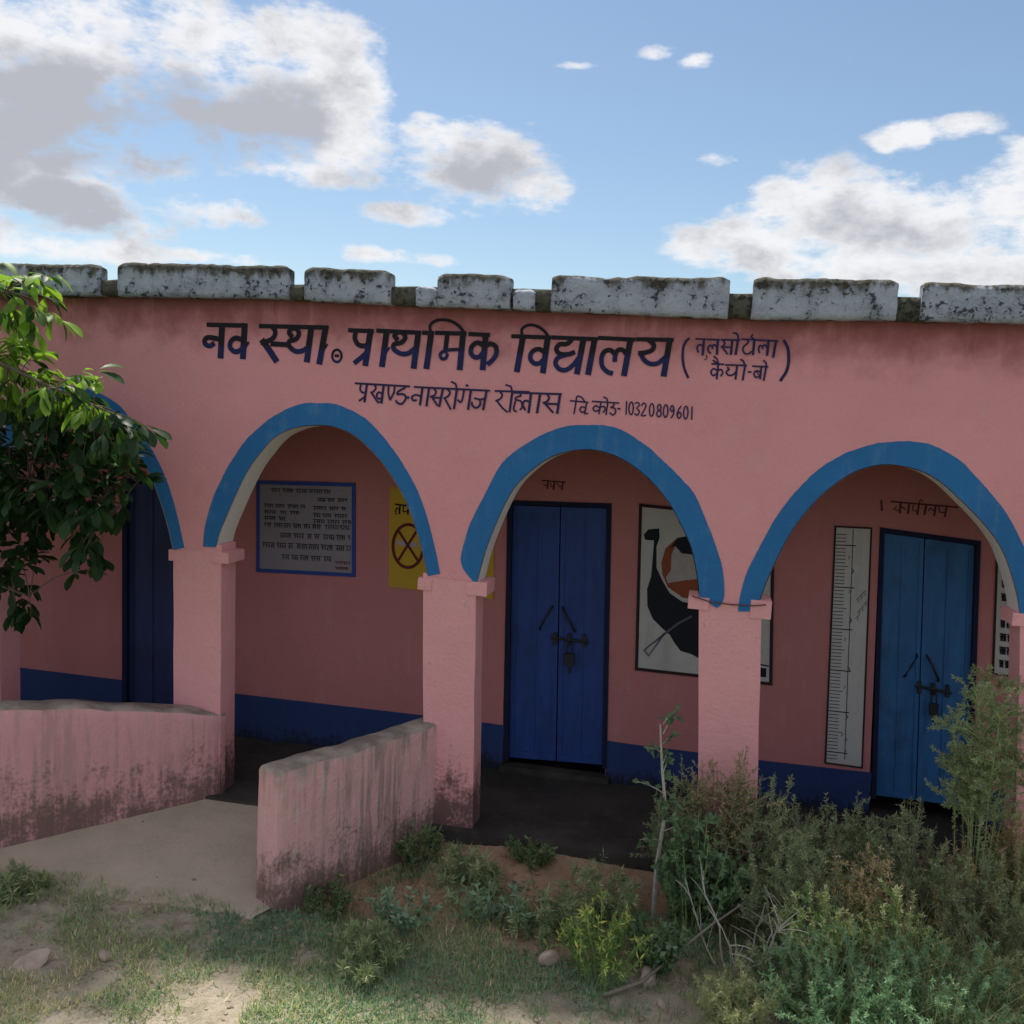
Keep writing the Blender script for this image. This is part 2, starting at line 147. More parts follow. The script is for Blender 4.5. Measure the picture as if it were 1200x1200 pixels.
 'w_hamlet': [(0.01,[(-0.096,3.078),(-0.038,3.078)]),(0.0143,[(-0.051,3.077),(-0.053,2.99)]),(0.01,[(-0.055,3.043),(-0.062,3.044),(-0.07,3.046),(-0.076,3.045),(-0.081,3.041),(-0.085,3.036),(-0.087,3.029),(-0.085,3.021),(-0.082,3.013),(-0.078,3.004)]),(0.0064,[(-0.032,2.987),(-0.027,2.973),(-0.039,2.962)]),(0.01,[(-0.03,3.077),(0.034,3.077)]),(0.0142,[(0.026,3.079),(0.026,2.997)]),(0.01,[(0.023,3.036),(0.018,3.041),(0.013,3.046),(0.009,3.049),(0.005,3.049),(0.002,3.046),(-0.0,3.042),(-0.001,3.038),(-0.001,3.032),(-0.001,3.026)]),(0.01,[(-0.002,3.039),(-0.007,3.042),(-0.012,3.045),(-0.016,3.046),(-0.02,3.042),(-0.023,3.036),(-0.025,3.029),(-0.025,3.023),(-0.023,3.015),(-0.021,3.009),(-0.018,3.006),(-0.013,3.003),(-0.009,3.001)]),(0.0099,[(0.043,3.078),(0.147,3.079)]),(0.0099,[(0.053,3.076),(0.058,3.071),(0.062,3.066),(0.065,3.061),(0.065,3.055),(0.062,3.049),(0.059,3.044),(0.056,3.041),(0.051,3.039),(0.047,3.038)]),(0.0099,[(0.051,3.039),(0.084,3.0)]),(0.0099,[(0.062,3.037),(0.102,3.038)]),(0.0141,[(0.105,3.078),(0.104,2.999)]),(0.0141,[(0.137,3.079),(0.13,2.999)]),(0.0099,[(0.137,3.079),(0.137,3.087),(0.137,3.095),(0.136,3.102),(0.133,3.108),(0.128,3.112),(0.124,3.116),(0.119,3.117),(0.113,3.117),(0.108,3.117)]),(0.0098,[(0.157,3.084),(0.237,3.084)]),(0.0098,[(0.189,3.084),(0.192,3.077),(0.194,3.071),(0.193,3.065),(0.188,3.059),(0.18,3.054),(0.174,3.047),(0.17,3.04),(0.168,3.032),(0.168,3.024),(0.171,3.017),(0.175,3.01),(0.181,3.005),(0.188,3.003),(0.195,3.003),(0.202,3.004),(0.207,3.007),(0.21,3.012),(0.214,3.017)]),(0.014,[(0.227,3.085),(0.225,3.002)]),(0.0098,[(0.227,3.085),(0.208,3.099),(0.215,3.111)]),(0.0097,[(0.243,3.082),(0.354,3.08)]),(0.0139,[(0.305,3.083),(0.302,3.0)]),(0.0098,[(0.299,3.043),(0.295,3.048),(0.29,3.054),(0.286,3.057),(0.282,3.056),(0.279,3.053),(0.276,3.049),(0.275,3.045),(0.275,3.04),(0.275,3.035)]),(0.0098,[(0.275,3.048),(0.27,3.05),(0.265,3.052),(0.26,3.052),(0.257,3.048),(0.254,3.042),(0.253,3.036),(0.254,3.028),(0.257,3.02),(0.26,3.012)]),(0.0139,[(0.345,3.081),(0.336,2.991)])],
 'w_village': [(0.01,[(0.002,2.941),(0.069,2.941)]),(0.0114,[(0.038,2.941),(0.035,2.858)]),(0.01,[(0.035,2.903),(0.028,2.908),(0.021,2.912),(0.014,2.914),(0.008,2.91),(0.002,2.903),(-0.0,2.896),(0.002,2.888),(0.007,2.88),(0.013,2.875),(0.019,2.876),(0.026,2.882),(0.033,2.887)]),(0.0099,[(0.038,2.905),(0.045,2.908),(0.051,2.911),(0.057,2.911),(0.061,2.907),(0.064,2.9),(0.066,2.894),(0.064,2.887),(0.06,2.881),(0.057,2.875)]),(0.01,[(0.035,2.942),(0.008,2.961)]),(0.01,[(0.038,2.942),(0.03,2.969),(0.011,2.983)]),(0.0099,[(0.079,2.938),(0.194,2.939)]),(0.0099,[(0.09,2.924),(0.094,2.92),(0.098,2.917),(0.1,2.913),(0.096,2.909),(0.089,2.904),(0.085,2.899),(0.086,2.893),(0.09,2.887),(0.095,2.882),(0.102,2.88),(0.111,2.88),(0.119,2.882),(0.126,2.886),(0.132,2.893),(0.137,2.9)]),(0.0113,[(0.143,2.939),(0.139,2.861)]),(0.0113,[(0.187,2.939),(0.179,2.857)]),(0.0098,[(0.187,2.939),(0.174,2.964),(0.159,2.971)]),(0.0098,[(0.206,2.904),(0.222,2.903)]),(0.0098,[(0.228,2.936),(0.311,2.935)]),(0.0112,[(0.276,2.937),(0.274,2.868)]),(0.0098,[(0.274,2.905),(0.265,2.908),(0.257,2.911),(0.249,2.911),(0.244,2.907),(0.24,2.9),(0.238,2.893),(0.24,2.886),(0.245,2.878),(0.251,2.874),(0.257,2.875),(0.265,2.879),(0.273,2.883)]),(0.0056,[(0.25,2.907),(0.268,2.886)]),(0.0112,[(0.302,2.935),(0.294,2.86)]),(0.0098,[(0.302,2.935),(0.301,2.956),(0.286,2.97)])],
 'w_block': [(0.0121,[(-2.139,2.745),(-1.79,2.74)]),(0.0152,[(-2.063,2.745),(-2.075,2.635)]),(0.0122,[(-2.103,2.743),(-2.104,2.73),(-2.106,2.718),(-2.106,2.707),(-2.101,2.699),(-2.095,2.693),(-2.089,2.69),(-2.083,2.69),(-2.077,2.692),(-2.07,2.695)]),(0.0122,[(-2.074,2.666),(-2.109,2.639)]),(0.0121,[(-2.015,2.741),(-2.011,2.734),(-2.006,2.728),(-2.004,2.721),(-2.008,2.713),(-2.014,2.705),(-2.02,2.699),(-2.025,2.695),(-2.031,2.694),(-2.036,2.692)]),(0.0121,[(-2.034,2.694),(-1.987,2.633)]),(0.0081,[(-1.987,2.633),(-1.961,2.647)]),(0.0151,[(-1.955,2.738),(-1.965,2.632)]),(0.0121,[(-1.961,2.688),(-1.969,2.692),(-1.978,2.695),(-1.985,2.696),(-1.992,2.692),(-1.997,2.684),(-1.999,2.677),(-1.996,2.669),(-1.991,2.661),(-1.984,2.656),(-1.977,2.657),(-1.97,2.661),(-1.962,2.665)]),(0.0119,[(-1.924,2.738),(-1.924,2.694),(-1.912,2.656)]),(0.0119,[(-1.883,2.738),(-1.888,2.696),(-1.909,2.654)]),(0.013,[(-1.816,2.736),(-1.817,2.733),(-1.818,2.731),(-1.821,2.728),(-1.829,2.724),(-1.838,2.72),(-1.847,2.715),(-1.854,2.71),(-1.861,2.705),(-1.865,2.7),(-1.867,2.695),(-1.866,2.691),(-1.862,2.688),(-1.856,2.689),(-1.847,2.691),(-1.838,2.692),(-1.829,2.691),(-1.821,2.689),(-1.815,2.684),(-1.812,2.678),(-1.81,2.67),(-1.812,2.661),(-1.817,2.651),(-1.825,2.64),(-1.833,2.633),(-1.842,2.631),(-1.85,2.632),(-1.858,2.634),(-1.864,2.638),(-1.868,2.644),(-1.873,2.65)]),(0.0153,[(-1.806,2.672),(-1.793,2.672)]),(0.0117,[(-1.758,2.738),(-1.289,2.735)]),(0.0149,[(-1.707,2.736),(-1.718,2.632)]),(0.0119,[(-1.716,2.683),(-1.727,2.687),(-1.737,2.69),(-1.747,2.691),(-1.757,2.688),(-1.766,2.683),(-1.772,2.677),(-1.772,2.67),(-1.768,2.662),(-1.763,2.656),(-1.757,2.656),(-1.75,2.657),(-1.743,2.659)]),(0.0148,[(-1.665,2.736),(-1.677,2.628)]),(0.0118,[(-1.637,2.734),(-1.631,2.729),(-1.625,2.724),(-1.621,2.718),(-1.621,2.71),(-1.625,2.7),(-1.63,2.692),(-1.637,2.688),(-1.646,2.686),(-1.655,2.684)]),(0.0118,[(-1.649,2.686),(-1.608,2.633)]),(0.0118,[(-1.637,2.679),(-1.594,2.679)]),(0.0147,[(-1.578,2.734),(-1.596,2.628)]),(0.0117,[(-1.549,2.733),(-1.542,2.727),(-1.535,2.72),(-1.532,2.713),(-1.535,2.704),(-1.54,2.696),(-1.547,2.688),(-1.554,2.684),(-1.561,2.681),(-1.568,2.678)]),(0.0118,[(-1.564,2.678),(-1.524,2.614)]),(0.0146,[(-1.49,2.734),(-1.503,2.619)]),(0.0117,[(-1.49,2.734),(-1.499,2.767),(-1.525,2.778)]),(0.0117,[(-1.445,2.734),(-1.448,2.714),(-1.45,2.694),(-1.453,2.678),(-1.456,2.668),(-1.461,2.661),(-1.465,2.658),(-1.47,2.66),(-1.475,2.665),(-1.48,2.671)]),(0.0145,[(-1.403,2.734),(-1.415,2.619)]),(0.0136,[(-1.433,2.761),(-1.423,2.759)]),(0.0144,[(-1.306,2.734),(-1.322,2.622)]),(0.0114,[(-1.316,2.686),(-1.346,2.68),(-1.378,2.686)]),(0.0126,[(-1.346,2.68),(-1.343,2.672),(-1.341,2.664),(-1.341,2.656),(-1.343,2.648),(-1.347,2.641),(-1.352,2.636),(-1.358,2.632),(-1.365,2.63),(-1.372,2.63),(-1.379,2.633),(-1.385,2.638),(-1.39,2.644),(-1.392,2.649),(-1.393,2.655),(-1.394,2.661)])],
 'w_district': [(0.0114,[(-1.254,2.735),(-1.048,2.738)]),(0.0115,[(-1.225,2.732),(-1.219,2.726),(-1.212,2.719),(-1.209,2.712),(-1.211,2.704),(-1.216,2.695),(-1.223,2.688),(-1.23,2.683),(-1.239,2.68),(-1.247,2.677)]),(0.0115,[(-1.242,2.679),(-1.205,2.636),(-1.175,2.613)]),(0.0143,[(-1.149,2.735),(-1.16,2.616)]),(0.0114,[(-1.149,2.735),(-1.16,2.766),(-1.191,2.774)]),(0.0123,[(-1.151,2.73),(-0.853,2.733)]),(0.0112,[(-1.098,2.731),(-1.098,2.712)]),(0.0112,[(-1.098,2.711),(-1.107,2.709),(-1.115,2.707),(-1.122,2.704),(-1.127,2.7),(-1.129,2.695),(-1.128,2.691),(-1.123,2.688),(-1.115,2.687),(-1.107,2.685),(-1.1,2.683),(-1.094,2.68),(-1.089,2.675),(-1.086,2.666),(-1.085,2.656),(-1.086,2.647),(-1.088,2.641),(-1.091,2.636),(-1.095,2.632)]),(0.0112,[(-1.128,2.68),(-1.13,2.669),(-1.133,2.658),(-1.135,2.648),(-1.136,2.639),(-1.136,2.632),(-1.134,2.626),(-1.13,2.622),(-1.125,2.62),(-1.119,2.619)]),(0.0155,[(-1.035,2.729),(-1.044,2.617)]),(0.0124,[(-1.041,2.68),(-1.052,2.683),(-1.062,2.686),(-1.07,2.685),(-1.076,2.679),(-1.081,2.67),(-1.082,2.66),(-1.078,2.651),(-1.072,2.641),(-1.066,2.631)]),(0.0154,[(-0.98,2.731),(-0.993,2.618)]),(0.0123,[(-0.939,2.731),(-0.933,2.723),(-0.928,2.715),(-0.925,2.707),(-0.928,2.699),(-0.933,2.691),(-0.939,2.685),(-0.945,2.681),(-0.952,2.68),(-0.959,2.678)]),(0.0123,[(-0.953,2.678),(-0.898,2.624)]),(0.0122,[(-0.936,2.673),(-0.872,2.674)]),(0.0153,[(-0.861,2.732),(-0.872,2.621)])],
 'w_code': [(0.0091,[(-0.798,2.697),(-0.693,2.692)]),(0.0091,[(-0.764,2.694),(-0.772,2.622)]),(0.0091,[(-0.764,2.694),(-0.763,2.706),(-0.763,2.717),(-0.759,2.725),(-0.751,2.726),(-0.74,2.723),(-0.731,2.718),(-0.723,2.71),(-0.717,2.701),(-0.711,2.691)]),(0.0091,[(-0.701,2.691),(-0.709,2.623)]),(0.0091,[(-0.707,2.659),(-0.715,2.662),(-0.723,2.664),(-0.73,2.664),(-0.735,2.659),(-0.738,2.652),(-0.739,2.646),(-0.736,2.64),(-0.731,2.635),(-0.726,2.632),(-0.72,2.634),(-0.714,2.637),(-0.708,2.641)]),(0.0091,[(-0.699,2.628),(-0.691,2.627)]),(0.009,[(-0.669,2.699),(-0.513,2.696)]),(0.009,[(-0.617,2.697),(-0.625,2.629)]),(0.009,[(-0.623,2.665),(-0.632,2.669),(-0.64,2.673),(-0.648,2.674),(-0.654,2.67),(-0.659,2.664),(-0.661,2.657),(-0.659,2.651),(-0.654,2.645),(-0.648,2.642),(-0.641,2.643),(-0.634,2.647),(-0.626,2.651)]),(0.009,[(-0.621,2.667),(-0.613,2.67),(-0.604,2.672),(-0.597,2.672),(-0.593,2.668),(-0.591,2.661),(-0.59,2.654),(-0.593,2.649),(-0.597,2.643),(-0.601,2.638)]),(0.009,[(-0.577,2.697),(-0.583,2.625)]),(0.009,[(-0.577,2.697),(-0.584,2.72),(-0.603,2.727)]),(0.009,[(-0.541,2.696),(-0.541,2.69),(-0.54,2.684),(-0.542,2.679),(-0.548,2.674),(-0.556,2.671),(-0.559,2.668),(-0.554,2.667),(-0.543,2.667),(-0.535,2.665),(-0.531,2.659),(-0.528,2.651),(-0.528,2.643),(-0.531,2.636),(-0.537,2.629),(-0.543,2.625),(-0.549,2.627),(-0.555,2.632),(-0.561,2.638)]),(0.0099,[(-0.517,2.664),(-0.503,2.662)])],
 'w_number': [(0.0084,[(-0.468,2.707),(-0.467,2.633)]),(0.0084,[(-0.427,2.67),(-0.427,2.662),(-0.428,2.655),(-0.429,2.648),(-0.43,2.642),(-0.432,2.638),(-0.435,2.635),(-0.437,2.633),(-0.44,2.633),(-0.443,2.634),(-0.445,2.637),(-0.447,2.642),(-0.449,2.647),(-0.451,2.654),(-0.452,2.661),(-0.452,2.668),(-0.452,2.676),(-0.451,2.683),(-0.45,2.69),(-0.449,2.696),(-0.446,2.7),(-0.444,2.704),(-0.442,2.705),(-0.439,2.705),(-0.436,2.704),(-0.434,2.701),(-0.431,2.696),(-0.43,2.691),(-0.428,2.685),(-0.428,2.677),(-0.427,2.67)]),(0.0084,[(-0.418,2.698),(-0.413,2.701),(-0.408,2.704),(-0.403,2.704),(-0.398,2.701),(-0.394,2.695),(-0.392,2.689),(-0.397,2.683),(-0.404,2.677),(-0.407,2.671),(-0.403,2.666),(-0.395,2.66),(-0.391,2.654),(-0.392,2.646),(-0.396,2.637),(-0.401,2.631),(-0.406,2.631),(-0.411,2.635),(-0.417,2.638)]),(0.0083,[(-0.38,2.688),(-0.376,2.694),(-0.373,2.7),(-0.369,2.703),(-0.364,2.701),(-0.358,2.696),(-0.355,2.689),(-0.356,2.682),(-0.359,2.673),(-0.363,2.663),(-0.369,2.651),(-0.376,2.638),(-0.379,2.63),(-0.373,2.628),(-0.363,2.63),(-0.352,2.632)]),(0.0083,[(-0.308,2.666),(-0.309,2.658),(-0.309,2.651),(-0.31,2.644),(-0.312,2.639),(-0.314,2.634),(-0.316,2.631),(-0.319,2.629),(-0.321,2.629),(-0.324,2.63),(-0.326,2.633),(-0.329,2.638),(-0.331,2.643),(-0.332,2.65),(-0.333,2.657),(-0.334,2.664),(-0.333,2.672),(-0.333,2.679),(-0.332,2.686),(-0.33,2.692),(-0.328,2.696),(-0.326,2.699),(-0.323,2.701),(-0.32,2.701),(-0.318,2.7),(-0.315,2.697),(-0.313,2.692),(-0.311,2.687),(-0.31,2.68),(-0.309,2.673),(-0.308,2.666)]),(0.0083,[(-0.268,2.681),(-0.269,2.677),(-0.27,2.673),(-0.271,2.669),(-0.273,2.666),(-0.275,2.664),(-0.278,2.664),(-0.28,2.664),(-0.283,2.666),(-0.285,2.668),(-0.286,2.672),(-0.288,2.676),(-0.288,2.681),(-0.288,2.685),(-0.287,2.689),(-0.285,2.693),(-0.283,2.696),(-0.281,2.698),(-0.279,2.698),(-0.276,2.698),(-0.273,2.696),(-0.271,2.694),(-0.27,2.69),(-0.269,2.686),(-0.268,2.681)]),(0.0083,[(-0.265,2.646),(-0.266,2.641),(-0.267,2.637),(-0.268,2.633),(-0.271,2.63),(-0.274,2.628),(-0.277,2.627),(-0.28,2.628),(-0.283,2.63),(-0.286,2.632),(-0.288,2.636),(-0.289,2.64),(-0.29,2.645),(-0.29,2.649),(-0.288,2.654),(-0.287,2.658),(-0.284,2.661),(-0.281,2.663),(-0.278,2.664),(-0.275,2.663),(-0.271,2.661),(-0.269,2.659),(-0.267,2.655),(-0.266,2.651),(-0.265,2.646)]),(0.0083,[(-0.228,2.663),(-0.228,2.655),(-0.229,2.648),(-0.23,2.641),(-0.231,2.636),(-0.234,2.631),(-0.236,2.628),(-0.238,2.626),(-0.241,2.626),(-0.244,2.628),(-0.246,2.631),(-0.248,2.635),(-0.25,2.64),(-0.252,2.647),(-0.253,2.654),(-0.253,2.662),(-0.253,2.669),(-0.252,2.677),(-0.251,2.683),(-0.25,2.689),(-0.247,2.693),(-0.245,2.697),(-0.243,2.698),(-0.24,2.698),(-0.237,2.697),(-0.235,2.694),(-0.233,2.689),(-0.231,2.684),(-0.23,2.678),(-0.229,2.67),(-0.228,2.663)]),(0.0082,[(-0.194,2.676),(-0.197,2.685),(-0.201,2.693),(-0.204,2.697),(-0.209,2.693),(-0.213,2.685),(-0.215,2.676),(-0.213,2.669),(-0.209,2.663),(-0.205,2.66),(-0.201,2.664),(-0.197,2.673),(-0.194,2.676),(-0.193,2.669),(-0.193,2.658),(-0.195,2.647),(-0.198,2.639),(-0.202,2.632),(-0.206,2.625)]),(0.0082,[(-0.155,2.694),(-0.16,2.686),(-0.165,2.679),(-0.169,2.67),(-0.172,2.66),(-0.174,2.65),(-0.174,2.641),(-0.171,2.633),(-0.166,2.626),(-0.162,2.623),(-0.157,2.628),(-0.153,2.636),(-0.151,2.644),(-0.153,2.651),(-0.158,2.657),(-0.162,2.66),(-0.166,2.657),(-0.169,2.652),(-0.172,2.646)]),(0.0082,[(-0.113,2.659),(-0.114,2.652),(-0.114,2.644),(-0.115,2.638),(-0.117,2.632),(-0.119,2.627),(-0.121,2.624),(-0.123,2.623),(-0.126,2.622),(-0.129,2.624),(-0.131,2.627),(-0.133,2.631),(-0.135,2.637),(-0.137,2.643),(-0.138,2.65),(-0.138,2.658),(-0.138,2.665),(-0.137,2.673),(-0.136,2.679),(-0.135,2.685),(-0.133,2.689),(-0.13,2.693),(-0.128,2.694),(-0.125,2.694),(-0.123,2.693),(-0.12,2.69),(-0.118,2.685),(-0.116,2.68),(-0.115,2.674),(-0.114,2.666),(-0.113,2.659)]),(0.0082,[(-0.092,2.693),(-0.09,2.621)])],
 'door_words2': [(0.0136,[(1.16,2.151),(1.169,2.087)]),(0.0104,[(1.221,2.15),(1.632,2.139)]),(0.0135,[(1.281,2.148),(1.281,2.079)]),(0.009,[(1.257,2.117),(1.241,2.097),(1.277,2.093)]),(0.009,[(1.29,2.12),(1.312,2.105)]),(0.0134,[(1.334,2.148),(1.332,2.078)]),(0.0134,[(1.394,2.146),(1.39,2.075)]),(0.0089,[(1.36,2.137),(1.358,2.1),(1.388,2.097)]),(0.0089,[(1.394,2.149),(1.402,2.175),(1.418,2.163)]),(0.0133,[(1.439,2.146),(1.434,2.078)]),(0.0133,[(1.498,2.143),(1.494,2.076)]),(0.0089,[(1.456,2.107),(1.47,2.124),(1.488,2.109)]),(0.0132,[(1.565,2.141),(1.559,2.074)]),(0.0088,[(1.518,2.135),(1.524,2.1),(1.557,2.099)])],
 'door_words1': [(0.0092,[(-1.122,2.146),(-0.953,2.144)]),(0.0122,[(-1.076,2.149),(-1.079,2.091)]),(0.0077,[(-1.108,2.123),(-1.092,2.108),(-1.077,2.118)]),(0.0122,[(-1.03,2.146),(-1.034,2.088)]),(0.0076,[(-1.059,2.132),(-1.052,2.108),(-1.034,2.109)]),(0.0122,[(-0.969,2.146),(-0.975,2.088)]),(0.0076,[(-1.011,2.132),(-0.991,2.109),(-0.973,2.119)])],
 'yel_ring': [(0.0236,[(-1.975,1.612),(-1.976,1.581),(-1.981,1.551),(-1.991,1.522),(-2.004,1.497),(-2.021,1.476),(-2.04,1.46),(-2.062,1.449),(-2.084,1.444),(-2.107,1.445),(-2.129,1.453),(-2.15,1.466),(-2.168,1.484),(-2.184,1.507),(-2.196,1.534),(-2.203,1.564),(-2.207,1.595),(-2.206,1.626),(-2.2,1.657),(-2.19,1.685),(-2.177,1.71),(-2.16,1.731),(-2.14,1.747),(-2.119,1.758),(-2.096,1.763),(-2.074,1.761),(-2.052,1.754),(-2.031,1.741),(-2.013,1.722),(-1.998,1.699),(-1.986,1.672),(-1.978,1.643),(-1.975,1.612)]),(0.0196,[(-2.168,1.71),(-2.013,1.503)]),(0.0196,[(-2.026,1.725),(-2.16,1.496)])],
 'yel_words': [(0.0117,[(-2.2,1.905),(-1.95,1.895)]),(0.0138,[(-2.164,1.905),(-2.167,1.838)]),(0.0098,[(-2.169,1.871),(-2.176,1.873),(-2.183,1.876),(-2.189,1.875),(-2.194,1.868),(-2.197,1.859),(-2.197,1.85),(-2.195,1.844),(-2.191,1.838),(-2.187,1.832)]),(0.0137,[(-2.097,1.9),(-2.102,1.838)]),(0.0098,[(-2.136,1.899),(-2.138,1.884),(-2.139,1.87),(-2.139,1.859),(-2.135,1.855),(-2.131,1.854),(-2.125,1.855),(-2.118,1.858),(-2.11,1.863),(-2.102,1.868)]),(0.0137,[(-2.048,1.898),(-2.051,1.836)]),(0.0098,[(-2.082,1.887),(-2.074,1.868),(-2.052,1.868)]),(0.0136,[(-1.999,1.897),(-2.002,1.835)]),(0.0097,[(-2.028,1.886),(-2.031,1.857),(-2.003,1.864)])],
 'yel_cig': [(0.0334,[(-2.17,1.624),(-2.027,1.616)])],
}
